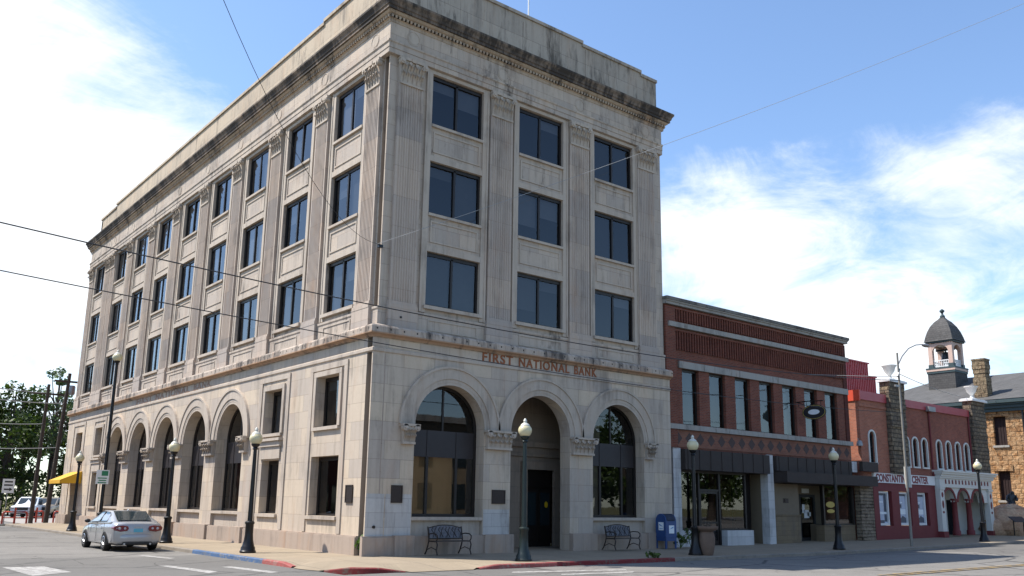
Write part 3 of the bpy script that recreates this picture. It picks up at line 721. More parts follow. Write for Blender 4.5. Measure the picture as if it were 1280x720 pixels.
b5 = MB(); sweep(b5, path2(1), [(0, 18.84), (.14, 18.86), (.15, 18.96), (.19, 19.0), (.19, 19.12), (.26, 19.16), (.30, 19.2), (.30, 19.26)]); b5.build('cornice_bed', 'bed', bank)
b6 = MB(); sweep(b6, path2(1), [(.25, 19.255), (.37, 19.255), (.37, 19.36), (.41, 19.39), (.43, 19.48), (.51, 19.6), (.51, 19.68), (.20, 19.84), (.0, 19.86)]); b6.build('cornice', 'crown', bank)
eg = MB(); zigzag(eg, FR, -.2, W+.2, 93, .19, .245, 19.0, 19.11)
eg.build('egg_and_dart_moulding', 'bed', bank); eg = MB(); zigzag(eg, FL, -.2, L+.2, 255, .19, .245, 19.0, 19.11)
eg.build('egg_and_dart_moulding', 'bed', bank)
pp = MB()
def pw(F, u0, u1, z1, back=.55):
    pp.fbox(F, u0, u1, -back, -.25, 19.7, z1); pp.fbox(F, u0-.02, u1+.02, -back-.05, -.18, z1, z1+.14)
pw(FR, .25, 9.8, 21.72); pw(FR, 9.8, 13.55, 21.58); pw(FR, 13.55, W+.12, 21.42)
pp.fbox(FR, 10.0, 10.06, -.25, -.22, 19.9, 21.5)
for a in (3.2, 6.4): pp.fbox(FR, a, a+.05, -.25, -.235, 20.1, 21.5)
pp.box(.25, W, L-.5, L-.2, 19.7, 21.3); pp.box(W-.4, W-.1, 1, L-.3, 19.7, 21.3)
pp.build('parapet', 'parapet', bank); pp = MB()
pw(FL, .55, 6.1, 21.74); pw(FL, 6.1, 36.9, 21.6); pw(FL, 36.9, L-.2, 21.38)
pp.build('parapet', 'parapet_lt', bank)
# pilasters, each with its capital
def pilaster(F, u0, u1, name='pilaster'):
    w = u1-u0; n = 9; prof = [(u0, 0), (u0, .12)]
    m_ = .07; fw = (w-2*m_)/n
    for i in range(n):
        a = u0+m_+i*fw
        prof += [(a+.02, .12), (a+fw*.3, .098), (a+fw*.5, .092), (a+fw*.7, .098), (a+fw-.02, .12)]
    prof += [(u1, .12), (u1, 0)]
    mb = MB(); k = len(prof)
    mb.add([F(u, p, 8.5) for u, p in prof]+[F(u, p, 16.62) for u, p in prof], [(i, i+1, k+i+1, k+i) for i in range(k-1)]+[tuple(range(k, 2*k))])
    mb.fbox(F, u0-.06, u1+.06, 0, .20, 8.26, 8.40); mb.fbox(F, u0-.03, u1+.03, 0, .16, 8.40, 8.50)
    mb.fbox(F, u0-.07, u1+.07, .06, .19, 7.58, 8.26)
    o = mb.build(name, 'lime_pil', bank)
    cp = MB(); corinth(cp, F, (u0+u1)/2, 0, 16.62, 17.62, w); cp.build('capital', 'lime_trim', o)
    md = MB(); c = (u0+u1)/2
    arch = [(c+.27*cos(2*pi*k/20), 18.5+.27*sin(2*pi*k/20)) for k in range(20)]
    md.tube([F(u, .122, z) for u, z in arch+arch[:1]], .016, 6); md.prism(F, [(c+(u-c)*.8, 18.5+(z-18.5)*.8) for u, z in arch], .12, .128); md.build('medallion', 'lime_trim', o)
    return o
def corinth(mb, F, c, pb, z0, z1, w):
    h = z1-z0
    mb.add([F(c-w*.46, pb, z0), F(c+w*.46, pb, z0), F(c+w*.46, pb+.13, z0), F(c-w*.46, pb+.13, z0), F(c-w*.5, pb, z1), F(c+w*.5, pb, z1), F(c+w*.5, pb+.2, z1), F(c-w*.5, pb+.2, z1)],
           [(0, 3, 2, 1), (4, 5, 6, 7), (0, 1, 5, 4), (1, 2, 6, 5), (2, 3, 7, 6), (3, 0, 4, 7)])
    mb.fbox(F, c-w*.49, c+w*.49, pb, pb+.16, z0-.03, z0+.05)
    for row, (n, zb, zt, out) in enumerate(((5, .02, .46, .17), (4, .26, .74, .21))):
        for i in range(n):
            uc = c-w*.46+w*.92*(i+.5)/n; lw = w*.92/n*.42
            for (a, b, pa, pbb, wa, wb) in ((zb, zb+(zt-zb)*.6, .12, out*.95, lw*.7, lw), (zb+(zt-zb)*.6, zt, out*.95, out+.09, lw, lw*.75), (zt, zt-.10, out+.09, out+.12, lw*.75, lw*.3)):
                mb.quad(F(uc-wa, pb+pa, z0+a*h), F(uc+wa, pb+pa, z0+a*h), F(uc+wb, pb+pbb, z0+b*h), F(uc-wb, pb+pbb, z0+b*h))
                mb.quad(F(uc, pb+pa+.03, z0+a*h), F(uc+.02, pb+pa, z0+a*h), F(uc+.02, pb+pbb, z0+b*h), F(uc, pb+pbb+.03, z0+b*h))
    for s in (-1, 1):
        vc = (c+s*w*.46, z0+h*.80)
        ring = [(vc[0]+.115*cos(2*pi*k/10), vc[1]+.115*sin(2*pi*k/10)) for k in range(10)]
        mb.prism(F, ring, pb+.12, pb+.30); mb.prism(F, [(vc[0]+(u-vc[0])*.5, vc[1]+(z-vc[1])*.5) for u, z in ring], pb+.30, pb+.33)
        v2 = (c+s*w*.13, z0+h*.78); mb.prism(F, [(v2[0]+.07*cos(2*pi*k/8), v2[1]+.07*sin(2*pi*k/8)) for k in range(8)], pb+.14, pb+.26)
    mb.fbox(F, c-.09, c+.09, pb+.1, pb+.27, z0+h*.86, z1)
    mb.fbox(F, c-w*.54, c+w*.54, pb, pb+.25, z1-.11*h, z1-.002)
for u0, u1 in ((.34, 1.4), (4.56, 5.66), (8.75, 9.85), (12.86, 13.96)): pilaster(FR, u0, u1)
for c in (.95, 4.98, 9.32, 13.64, 17.95, 22.25, 26.55, 30.85, 34.75, 35.95, 40.1): pilaster(FL, c-.52, c+.52)
# jamb strips beside the windows, spandrel panels between them
js = MB()
for F, cs, w in ((FR, RC, wR), (FL, LC, wL)):
    for c in cs:
        for s in (-1, 1):
            a, b = sorted((c+s*(w/2+.005), c+s*(w/2+.27))); js.fbox(F, a, b, 0, .055, 8.3, 17.61)
            a, b = sorted((c+s*(w/2+.19), c+s*(w/2+.27))); js.fbox(F, a, b, .055, .08, 8.3, 17.61)
        js.fbox(F, c-w/2-.005, c+w/2+.005, .0, .055, 17.47, 17.61)
js.build('window_jamb_strip', 'lime_trim', bank)
for F, cs, w in ((FR, RC, wR), (FL, LC, wL)):
    for c in cs:
        for z0, z1 in ((10.57, 12.01), (14.02, 15.46)):
            sp = MB(); sp.fbox(F, c-w/2, c+w/2, -.02, .10, z1-.10, z1-.003); sp.fbox(F, c-w/2, c+w/2, 0, .05, z0+.003, z0+.22)
            a, b, d, e = c-w/2+.12, c+w/2-.12, z0+.36, z1-.26
            for q in ((a, b, d, d+.06), (a, b, e-.06, e), (a, a+.06, d+.061, e-.061), (b-.06, b, d+.061, e-.061)): sp.fbox(F, q[0], q[1], 0, .03, q[2], q[3])
            sp.build('spandrel_panel', 'lime_trim', bank)
        sp = MB(); sp.fbox(F, c-w/2-.1, c+w/2+.1, 0, .14, 8.44, 8.565); sp.build('window_sill', 'lime_trim', bank)
        a, b = c-w/2+.1, c+w/2-.1
        sp = MB()
        for q in ((a, b, 7.66, 7.71), (a, b, 8.02, 8.07), (a, a+.05, 7.711, 8.019), (b-.05, b, 7.711, 8.019)): sp.fbox(F, q[0], q[1], .07, .095, q[2], q[3])
        sp.build('apron_panel', 'lime_trim', bank)
rnd = random.Random(11)
def window(F, c, w, z0, z1, p, parent, mull=1, glass='glass', fr=.075, blinds=True, name='window'):
    mb = MB(); a, b = c-w/2, c+w/2; q0, q1 = p-.06, p+.02
    mb.fbox(F, a, a+fr, q0, q1, z0, z1); mb.fbox(F, b-fr, b, q0, q1, z0, z1)
    mb.fbox(F, a+fr, b-fr, q0, q1, z0, z0+fr); mb.fbox(F, a+fr, b-fr, q0, q1, z1-fr*1.8, z1)  # top rail deepened, its dark colour stands for the reveal's shadow
    for i in range(mull):
        x = a+(b-a)*(i+1)/(mull+1); mb.fbox(F, x-.045, x+.045, q0, q1, z0+fr, z1-fr)
    o = mb.build(name, 'bronze', parent)
    j = [rnd.uniform(-.012, .012) for _ in range(3)]; j.append(j[0]+j[2]-j[1]); xm = (a+b)/2; jm = rnd.uniform(-.01, .01)
    g = MB(); g.quad(F(a+.02, p-.03+j[0], z0+.02), F(xm, p-.03+jm, z0+.02), F(xm, p-.03+jm+j[3]-j[0], z1-.02), F(a+.02, p-.03+j[3], z1-.02)); g.quad(F(xm, p-.03+jm, z0+.02), F(b-.02, p-.03+j[1], z0+.02), F(b-.02, p-.03+j[2], z1-.02), F(xm, p-.03+jm+j[3]-j[0], z1-.02)); g.build('pane', glass, o)
    if blinds:
        bl = MB()
        for i in range(mull+1):
            x0 = a+(b-a)*i/(mull+1)+.05; x1 = a+(b-a)*(i+1)/(mull+1)-.05
            if rnd.random() < .75:
                d = rnd.choice((.25, .45, .7, .98, .98)); bl.quad(F(x0, p-.14, z1-(z1-z0)*d), F(x1, p-.14, z1-(z1-z0)*d), F(x1, p-.14, z1), F(x0, p-.14, z1))
        if bl.v: bl.build('blind', rnd.choice(('blind_w', 'blind_w', 'blind_w2')) if F is FL else rnd.choice(('blind_r', 'blind_r2', 'blind')), o)
    return o
for F, cs, w in ((FR, RC, wR), (FL, LC, wL)):
    for c in cs:
        for z0, z1 in ROWS: window(F, c, w, z0, z1, -.10, bank)
for c, w, a, b in LB: window(FL, c, w, a, b, -.03, bank, mull=0, blinds=b > 4, glass='glass_shop' if b > 4 else 'glass')
# arched windows
def arched(F, c, parent, glass, reflect_fill):
    R = AR-.005; z0 = 1.25; p = -.20; mb = MB(); fr = .10
    arch_ring(mb, F, c, SP, R-fr, R, p-.06, p+.03, leg=SP-z0)
    mb.fbox(F, c-R+fr, c+R-fr, p-.06, p+.03, z0, z0+fr)
    for s in (-1, 1): mb.fbox(F, c+s*.62-.05, c+s*.62+.05, p-.06, p+.03, z0+fr, 3.28)
    mb.fbox(F, c-.035, c+.035, p-.05, p+.015, 4.2, SP+R-fr)
    o = mb.build('arched_window', 'bronze', parent)
    s_ = MB(); s_.fbox(F, c-R+fr, c+R-fr, p-.05, p+.01, 3.28, 4.2)
    for x in (-.62, .62): s_.fbox(F, c+x-.03, c+x+.03, p+.01, p+.03, 3.29, 4.19)
    s_.build('transom_panel', 'bronze_panel', o)
    g = MB(); g.quad(F(c-R+.02, p-.02, z0), F(c+R-.02, p-.02, z0), F(c+R-.02, p-.02, 3.3), F(c-R+.02, p-.02, 3.3)); g.build('pane', glass, o)
    g2 = MB(); pts = [F(c-(R-.02)*cos(pi*k/24), p-.02, SP+(R-.02)*sin(pi*k/24)) for k in range(25)]
    g2.add([F(c-R+.02, p-.02, 4.15)]+pts+[F(c+R-.02, p-.02, 4.15)], [tuple(range(27))]); g2.build('fanlight_pane', 'glass', o)
    if reflect_fill:
        bl = MB(); bl.quad(F(c-R+.1, p-.2, z0+.1), F(c+.6, p-.2, z0+.1), F(c+.6, p-.2, 3.3), F(c-R+.1, p-.2, 3.3)); bl.build('blind', 'reflect_tan', o)  # no blind: flat tan panel standing for the street reflected in the pane
    if F is FL:
        bl = MB(); zigzag(bl, F, c-R+.1, c+R-.1, 22, p-.30, p-.26, z0+.1, 5.2 if False else 4.25, .5); bl.build('reflection_panel', 'reflect_brown', o)  # ribbed brown panel added in place of the brown building mirrored there
    ap = MB(); ap.fbox(F, c-R, c+R, p-.1, .16, .60, 1.14); ap.fbox(F, c-R, c+R, p-.1, .30, 1.14, 1.25); ap.build('arch_sill', 'lime_trim', parent)
arched(FR, RA[0], bank, 'glass_film', True); arched(FR, RA[2], bank, 'glass_shop', False)
for c in LA: arched(FL, c, bank, 'glass', False)
for F, cs in ((FR, RA), (FL, LA)):
    for c in cs:
        av = MB(); arch_ring(av, F, c, SP, AR+.10, AR+.22, .30, .335); arch_ring(av, F, c, SP, AR+.22, AR+.58, .30, .37); arch_ring(av, F, c, SP, AR+.58, AR+.66, .30, .41)
        arch_ring(av, F, c, SP, AR, AR+.10, .30, .325)
        av.build('archivolt', 'lime_trim', bank)
def impost(F, c, w):
    cp = MB(); corinth(cp, F, c, .30, 3.66, 4.30, w); cp.fbox(F, c-w/2-.09, c+w/2+.09, .30, .60, 4.225, 4.30); cp.build('impost_capital', 'lime_trim', bank)
for c, w in ((RA[0]-AR-.29, .5), ((RA[0]+RA[1])/2, 1.16), ((RA[1]+RA[2])/2, 1.16), (RA[2]+AR+.29, .5)): impost(FR, c, w)
for i in range(6): impost(FL, (LA[i-1]+LA[i])/2 if 0 < i < 5 else (LA[0]-AR-.3 if i == 0 else LA[4]+AR+.3), 1.2 if 0 < i < 5 else .52)
# the porch behind the middle arch
pc = MB(); c = RA[1]; yb = 2.0; xa, xb = 5.35, 10.75
wall_face(pc, FR, xa, xb, -.05, 7.1, -.252, [(c-AR, c+AR, -.04, SP, AR, .02)])
pc.quad((xa, .252, -.05), (xa, yb, -.05), (xa, yb, 4.3), (xa, .252, 4.3)); pc.quad((xb, .252, -.05), (xb, yb, -.05), (xb, yb, 4.3), (xb, .252, 4.3))
dx0, dx1 = 8.29, 9.73
pc.quad((xa, yb, 0), (dx0, yb, 0), (dx0, yb, 7), (xa, yb, 7)); pc.quad((dx1, yb, 0), (xb, yb, 0), (xb, yb, 7), (dx1, yb, 7)); pc.quad((dx0, yb, 3.1), (dx1, yb, 3.1), (dx1, yb, 7), (dx0, yb, 7))
cv, rv = (xa+xb)/2, (xb-xa)/2; n = 20
for i in range(n):
    t0, t1 = pi*i/n, pi*(i+1)/n; p0 = (cv-rv*cos(t0), 4.3+rv*.95*sin(t0)); p1 = (cv-rv*cos(t1), 4.3+rv*.95*sin(t1))
    pc.quad((p0[0], .252, p0[1]), (p1[0], .252, p1[1]), (p1[0], yb, p1[1]), (p0[0], yb, p0[1]))
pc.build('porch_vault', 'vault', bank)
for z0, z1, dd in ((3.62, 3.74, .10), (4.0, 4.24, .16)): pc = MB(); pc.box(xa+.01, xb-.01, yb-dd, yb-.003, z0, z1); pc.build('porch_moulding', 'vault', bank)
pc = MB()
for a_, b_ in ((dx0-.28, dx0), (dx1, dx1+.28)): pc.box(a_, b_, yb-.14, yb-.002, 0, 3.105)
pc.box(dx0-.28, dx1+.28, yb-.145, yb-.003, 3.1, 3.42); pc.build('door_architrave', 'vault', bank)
dr = MB(); dr.box(dx0, dx1, yb+.1, yb+.16, 0.05, 3.1); dr.box(dx0+.06, dx0+.66, yb+.06, yb+.10, .3, 2.3); dr.box(dx1-.66, dx1-.06, yb+.06, yb+.10, .3, 2.3)
dr.box(dx0, dx1, yb+.04, yb+.101, 2.42, 2.5); d_ = dr.build('door', 'bronze', bank)
for a_, b_ in ((dx0+.12, dx0+.6), (dx1-.6, dx1-.12)): dp = MB(); dp.box(a_, b_, yb+.045, yb+.061, .9, 2.2); dp.build('pane', 'car_glass', d_)
ys = MB(); ys.prism(lambda u, p, z: (u, yb+.04-p, z), [(dx1-.30+.09*cos(2*pi*k/10), 1.72+.13*sin(2*pi*k/10)) for k in range(10)], 0, .01); ys.build('yellow_sticker', 'yellow', d_)
kp = MB(); kp.box(10.1, 10.3, yb-.04, yb-.002, 1.1, 1.4); kp.build('intercom_box', 'bronze', bank)
# side door under the yellow awning
sdm = MB(); sdm.fbox(FL, 36.32, 38.28, -.55, -.5, .02, 2.98); sd_ = sdm.build('side_door', 'bronze', bank)
sg = MB(); sg.fbox(FL, 36.5, 37.2, -.5, -.49, .3, 2.4); sg.fbox(FL, 37.4, 38.1, -.5, -.49, .3, 2.4); sg.build('pane', 'car_glass', sd_)
aw = MB(); y0, y1 = 35.7, 38.7
prof = [(.31, 3.36), (1.55, 2.80), (1.55, 2.58), (1.52, 2.58), (1.52, 2.78), (.31, 3.32)]
k = len(prof); aw.add([(-p, y0, z) for p, z in prof]+[(-p, y1, z) for p, z in prof], [(i, (i+1) % k, k+(i+1) % k, k+i) for i in range(k)])
for y in (y0, y1): aw.add([(-.31, y, 3.34), (-1.53, y, 2.79), (-1.53, y, 2.6), (-.31, y, 2.6)], [(0, 1, 2, 3)])
aw.build('awning', 'yellow_awn', bank)
# writing and plaques
def word_fit(word, mat, F3, name, z=6.95, h=.47, ex=.012):
    # one word of an inscription stretched to its measured place on the wall
    u0, u1, rz, mk = F3
    o = text_mesh(word, h, mat, Matrix.Identity(4), name, None, ex, .008, 1.0, space=1.2)
    xs = [v.co.x for v in o.data.vertices]; sx = abs(u1-u0)/(max(xs)-min(xs)); cx = (max(xs)+min(xs))/2
    o.data.transform(mk((u0+u1)/2, z, rz) @ Matrix.Diagonal((sx, 1, 1, 1)) @ Matrix.Translation((-cx, 0, 0)))
    o.parent = bank
for wd, u0, u1 in (('FIRST', 4.25, 5.68), ('NATIONAL', 5.97, 8.55), ('BANK', 8.82, 10.05)):
    word_fit(wd, 'rust_letters', (u0, u1, 0, lambda u, z, rz: TR(u, -.312, z)), 'inscription_word')
for wd, u0, u1 in (('FIRST', 25.6, 22.9), ('NATIONAL', 22.3, 17.2), ('BANK', 16.6, 14.3)):
    word_fit(wd, 'rust_faded', (u0, u1, 0, lambda u, z, rz: TR(-.308, u, z, -pi/2)), 'inscription_word', ex=.006)
def plaque(F, u0, u1, z0, z1):
    mb = MB(); mb.fbox(F, u0, u1, .30, .33, z0, z1)
    for q in ((u0, u1, z0, z0+.04), (u0, u1, z1-.04, z1), (u0, u0+.04, z0+.041, z1-.041), (u1-.04, u1, z0+.041, z1-.041)): mb.fbox(F, q[0], q[1], .33, .345, q[2], q[3])
    for i in range(5): mb.fbox(F, u0+.09, u1-.09, .33, .334, z0+.12+i*.08, z0+.14+i*.08)
    mb.build('plaque', 'plaque', bank)
plaque(FR, .62, 1.05, 1.70, 2.27); plaque(FR, 4.80, 5.40, 1.72, 2.21); plaque(FL, .56, 1.03, 1.68, 2.26)
hb = MB()
hb.prism(FR, [(.02+.05*cos(2*pi*k/10), .93+.05*sin(2*pi*k/10)) for k in range(10)], .306, .35); hb.build('wall_spigot', 'bronze', bank); hb = MB(); hb.prism(FR, [(.78+.04*cos(2*pi*k/10), 7.95+.04*sin(2*pi*k/10)) for k in range(10)], .14, .22); hb.build('wall_spigot', 'bronze', bank)
br_ = MB(); br_.box(-.16, -.002, -.12, .0, 10.30, 10.40); br_.tube([(-.05, -.02, 10.35), (-.28, -.22, 10.36)], .014, 6); br_.build('wire_bracket', 'black_metal', bank)

# ================================================================== brick storefront building next door
X0, X1 = 14.54, 29.36
st = thing('brick_store_building', 'two storey dark red brick storefront with corbelled parapet and dark metal awnings', 'shop building', (X0, 0, 0))
mb = MB()
WX = [15.69+1.915*i for i in range(7)]
wall_face(mb, FR, X0, X1, 4.22, 10.62, 0, [(a, a+1.17, 5.29, 7.80, 0, .24) for a in WX])
mb.quad((X1, 0, -.2), (X1, .25, -.2), (X1, .25, 10.78), (X1, 0, 10.78)); mb.quad((X1-.2, .25, -.2), (X1-.2, 24, -.2), (X1-.2, 24, 5.9), (X1-.2, .25, 5.9))
mb.quad((X0, .42, 10.78), (X1, .42, 10.78), (X1, .42, 5.9), (X0, .42, 5.9))
mb.build('brick_wall', 'brick', st)
mb = MB(); mb.quad((X0, .42, 5.9), (X1-.2, .42, 5.9), (X1-.2, 24, 5.8), (X0, 24, 5.8)); mb.build('roof', 'concrete_rubble', st)
for z0, z1 in ((8.62, 9.46), (9.94, 10.46)):
    mb = MB(); zigzag(mb, FR, 15.25, X1-.25, 76, .004, .085, z0, z1, .45); mb.build('corbel_band', 'brick_corbel', st)
    mb = MB(); mb.fbox(FR, 15.2, X1-.2, .0, .10, z1, z1+.09); mb.build('brick_course', 'brick', st)
mb = MB(); mb.fbox(FR, X0, 15.2, 0, .11, 4.25, 10.55); mb.build('brick_pier', 'brick', st)
mb = MB(); mb.fbox(FR, X1-.34, X1, 0, .05, 5.3, 10.55); mb.build('brick_pier', 'brick_dark', st)
mb = MB()
for q in ((0, .2, 10.62, 10.74), (0, .26, 10.74, 10.80)): mb.fbox(FR, X0-.05, X1+.06, q[0], q[1], q[2], q[3])
mb.build('cornice_stone', 'sandtrim', st)
mb = MB(); mb.fbox(FR, X0-.08, X1+.1, -.3, .30, 10.80, 10.94); mb.build('coping', 'coping', st)
mb = MB(); mb.fbox(FR, X0+.15, X1+.06, 0, .20, 9.62, 9.84); mb.build('ledge', 'sandtrim', st)
mb = MB(); mb.fbox(FR, 15.42, X1+.02, 0, .09, 7.81, 8.12); mb.build('lintel_band', 'sandtrim', st)
mb = MB(); mb.fbox(FR, X0+.1, X1+.08, 0, .16, 5.06, 5.28); mb.build('sill_band', 'sandtrim', st)
mb = MB(); mb.fbox(FR, X0+.12, X1, 0, .03, 4.30, 5.05); mb.build('patterned_band', 'brick_band', st)
M['diamond'] = plain('dark_brick_diamond', (.075, .05, .045), .9)
for i in range(19):
    c = 15.3+i*.757
    mb = MB(); mb.prism(FR, [(c-.27, 4.68), (c, 4.41), (c+.27, 4.68), (c, 4.95)], .03, .037); o = mb.build('brick_diamond', 'diamond', st)
for a in WX:
    window(FR, a+.585, 1.17, 5.29, 7.80, -.17, st, mull=0, glass='glass_shop', fr=.06, blinds=False)
    mb = MB(); mb.quad((a, .36, 5.3), (a+1.17, .36, 5.3), (a+1.17, .36, 7.8), (a, .36, 7.8)); mb.build('blind', 'blind_b', st)
# ground floor
for a, b, p0, p1, z in ((14.90, 15.40, -.5, .06, 4.24), (21.66, 22.14, -.32, .10, 4.24)):
    mb = MB(); mb.fbox(FR, a, b, p0, p1, -.15, z); mb.build('white_block_pier', 'white_block', st)
mb = MB(); mb.fbox(FR, 28.95, 29.4, 0, .3, 3.66, 4.22); mb.build('white_block_pier', 'white_block', st)
mb = MB(); mb.fbox(FR, 15.43, 21.59, -.3, .30, 3.32, 4.20)
for i in range(8): mb.fbox(FR, 15.6+i*.78, 15.66+i*.78, .30, .325, 3.33, 4.19)
mb.build('metal_awning', 'dark_awn', st)
mb = MB(); mb.fbox(FR, 22.19, 28.94, -.3, .26, 3.50, 4.20)
for i in range(9): mb.fbox(FR, 22.4+i*.78, 22.46+i*.78, .26, .285, 3.51, 4.19)
mb.fbox(FR, 22.2, 30.5, -.1, .82, 2.94, 3.46); mb.build('metal_awning', 'dark_awn', st)
mb = MB(); mb.fbox(FR, 15.4, 21.6, -.55, -.30, 3.32, 4.24); mb.build('soffit', 'dark_awn', st); mb = MB(); mb.fbox(FR, 22.1, X1, -1.0, -.3, 2.9, 4.24); mb.build('soffit', 'dark_awn', st)
# left shop
sf = MB()
for x, w in ((15.45, .06), (16.98, .09), (17.55, .0), (18.42, .12), (20.36, .10)):
    if w: sf.fbox(FR, x, x+w, -.42, -.30, .0, 3.32)
sf.fbox(FR, 15.43, 20.46, -.42, -.29, 3.22, 3.319); sf.fbox(FR, 17.07, 18.42, -.41, -.31, 2.44, 2.52)
sf.fbox(FR, 15.51, 16.98, -.41, -.31, .72, .80); sf.fbox(FR, 18.54, 20.36, -.41, -.31, .70, .78)
sf.build('shopfront_frame', 'bronze', st)
g = MB()
for a, b, z0, z1 in ((15.5, 17.0, .78, 3.25), (17.06, 18.43, 2.5, 3.25), (18.5, 20.4, .75, 3.25)): g.quad(*[FR(*q) for q in ((a, -.36, z0), (b, -.36, z0), (b, -.36, z1), (a, -.36, z1))])
g.build('shop_window', 'glass_shop', st)
g = MB(); g.fbox(FR, 17.1, 17.2, -.42, -.34, .02, 2.44); g.fbox(FR, 18.3, 18.4, -.42, -.34, .02, 2.44); g.fbox(FR, 17.2, 18.3, -.42, -.34, .02, .25); g.fbox(FR, 17.2, 18.3, -.42, -.34, 2.32, 2.44); g.fbox(FR, 17.2, 18.3, -.40, -.34, 1.0, 1.08); d_ = g.build('shop_door', 'bronze', st)
g = MB(); g.quad(*[FR(*q) for q in ((17.2, -.38, .25), (18.3, -.38, .25), (18.3, -.38, 2.32), (17.2, -.38, 2.32))]); g.build('pane', 'glass_shop', d_)
mb = MB(); mb.fbox(FR, 15.43, 17.0, -.40, .0, -.1, .72); mb.build('bulkhead', 'white_block', st); mb = MB(); mb.fbox(FR, 18.54, 20.5, -.40, .02, -.1, .70); mb.build('bulkhead', 'white_block', st)
mb = MB(); mb.fbox(FR, 20.46, 21.6, -.95, -.9, 0, 3.32); mb.fbox(FR, 20.44, 20.5, -.95, -.42, .0, 3.32); mb.build('recess_wall', 'bronze', st)
mb = MB(); mb.fbox(FR, 15.43, 20.4, -2.5, -2.45, 0, 3.4); mb.build('interior', 'interior', st); mb = MB(); mb.fbox(FR, 22.2, 29.3, -2.5, -2.45, 0, 3.4); mb.build('interior', 'interior', st)
# right shop
mb = MB(); mb.fbox(FR, 21.66, 22.14, -.95, -.325, -.1, 3.32); mb.build('recess_side', 'tan_panel', st)
mb = MB(); mb.fbox(FR, 22.19, 24.36, -.9, -.06, 1.42, 2.90); mb.build('tan_panel_wall', 'tan_panel', st)
mb = MB(); mb.fbox(FR, 22.19, 24.38, -.9, .0, -.1, 1.38); mb.fbox(FR, 22.19, 24.40, -.3, .03, 1.375, 1.43); mb.build('bulkhead', 'tan_block', st); mb = MB(); mb.fbox(FR, 26.45, 29.35, -.5, .0, -.1, .865); mb.fbox(FR, 26.43, 29.35, -.3, .03, .86, .92); mb.build('bulkhead', 'tan_block', st)
mb = MB(); mb.prism(FR, [(23.25+.11*cos(2*pi*k/10), 2.1+.11*sin(2*pi*k/10)) for k in range(10)], -.06, -.03); mb.fbox(FR, 23.05, 23.5, -.06, -.05, 1.98, 2.2); mb.build('wall_plaque', 'plaque', st)
mb = MB(); mb.fbox(FR, 24.36, 25.7, -1.0, -.9, 0, 2.9); mb.build('recess_wall', 'tan_panel', st); mb = MB(); mb.fbox(FR, 27.15, 27.7, -1.0, -.9, 0, 2.9); mb.fbox(FR, 25.7, 27.15, -1.0, -.9, 2.45, 2.9); mb.build('recess_wall', 'tan_panel', st)
mb = MB(); mb.fbox(FR, 25.72, 25.84, -1.0, -.9, .03, 2.44); mb.fbox(FR, 27.0, 27.13, -1.0, -.9, .03, 2.44); mb.fbox(FR, 25.84, 27.0, -1.0, -.9, .03, .28); mb.fbox(FR, 25.84, 27.0, -1.0, -.9, 2.3, 2.44); d_ = mb.build('shop_door', 'black_trim', st)
mb = MB(); mb.quad(*[FR(*q) for q in ((25.84, -.95, .28), (27.0, -.95, .28), (27.0, -.95, 2.3), (25.84, -.95, 2.3))]); mb.build('pane', 'glass_shop', d_)
for a, b, z0, z1 in ((26.0, 26.22, 1.5, 1.95), (26.15, 26.6, 1.25, 1.66), (26.45, 26.75, 1.35, 1.55)): mb = MB(); mb.fbox(FR, a, b, -.945+a*.0001, -.938, z0, z1); mb.build('paper_notice', 'decal_white', d_)
mb = MB(); mb.fbox(FR, 25.95, 26.6, -.9, -.88, 2.52, 2.74); mb.build('number_panel', 'cream_paint', st)
mb = MB(); mb.fbox(FR, 26.42, 26.55, -.15, .03, .92, 2.9); mb.build('shopfront_post', 'bronze', st); mb = MB(); mb.fbox(FR, 29.2, 29.35, -.2, .03, .92, 2.9); mb.fbox(FR, 26.55, 29.2, -.12, .01, .92, 1.0); mb.build('shopfront_frame', 'bronze', st)
g = MB(); g.quad(*[FR(*q) for q in ((26.5, -.06, .95), (29.25, -.06, .95), (29.25, -.06, 2.9), (26.5, -.06, 2.9))]); g.build('shop_window', 'glass_shop', st)
mb = MB(); mb.fbox(FR, 26.6, 28.9, -.9, -.4, .1, .95); mb.build('window_display', 'tan_panel', st)
M['lettering_gold'] = plain('gold_window_lettering', (.5, .36, .08), .6)
mb = MB(); mb.prism(FR, [(27.2+.42*cos(2*pi*k/12), 1.95+.16*sin(2*pi*k/12)) for k in range(12)], -.055, -.05); mb.prism(FR, [(27.2+.36*cos(2*pi*k/12), 1.62+.1*sin(2*pi*k/12)) for k in range(12)], -.055, -.05); mb.build('gold_window_emblem', 'lettering_gold', st)
mb = MB(); mb.fbox(FR, 29.42, 31.0, .42, .62, 3.72, 4.22); tag(mb.build('dark_sign_box', 'dark_awn'), 'plain dark sign box standing above the end of the brown metal awning', 'sign')
# hanging oval sign
hs = thing('hanging_sign', 'black oval hanging sign with white oval centre outside the brick building upper windows', 'sign', (24.5, 0, 6.45))
mb = MB(); el = lambda u, p, z: (24.5+p, u, z)
def ell(a, b, n=28, c=(-1.0, 6.45)): return [(c[0]+a*cos(2*pi*k/n), c[1]+b*sin(2*pi*k/n)) for k in range(n)]
mb.prism(el, ell(.66, .37), -.03, .03); mb.build('board', 'sign_black', hs)
mb = MB()
for s in (-1, 1):
    mb.prism(el, ell(.32, .13), s*.031, s*.037)
mb.build('white_oval', 'decal_white', hs)
mb = MB(); a_, b_ = ell(.63, .345), ell(.60, .325)
for s in (-.034, .034):
    vs = [el(u, s, z) for u, z in a_]+[el(u, s, z) for u, z in b_]; n = len(a_); mb.add(vs, [(i, (i+1) % n, n+(i+1) % n, n+i) for i in range(n)])
mb.build('border_line', 'lettering_gold', hs)
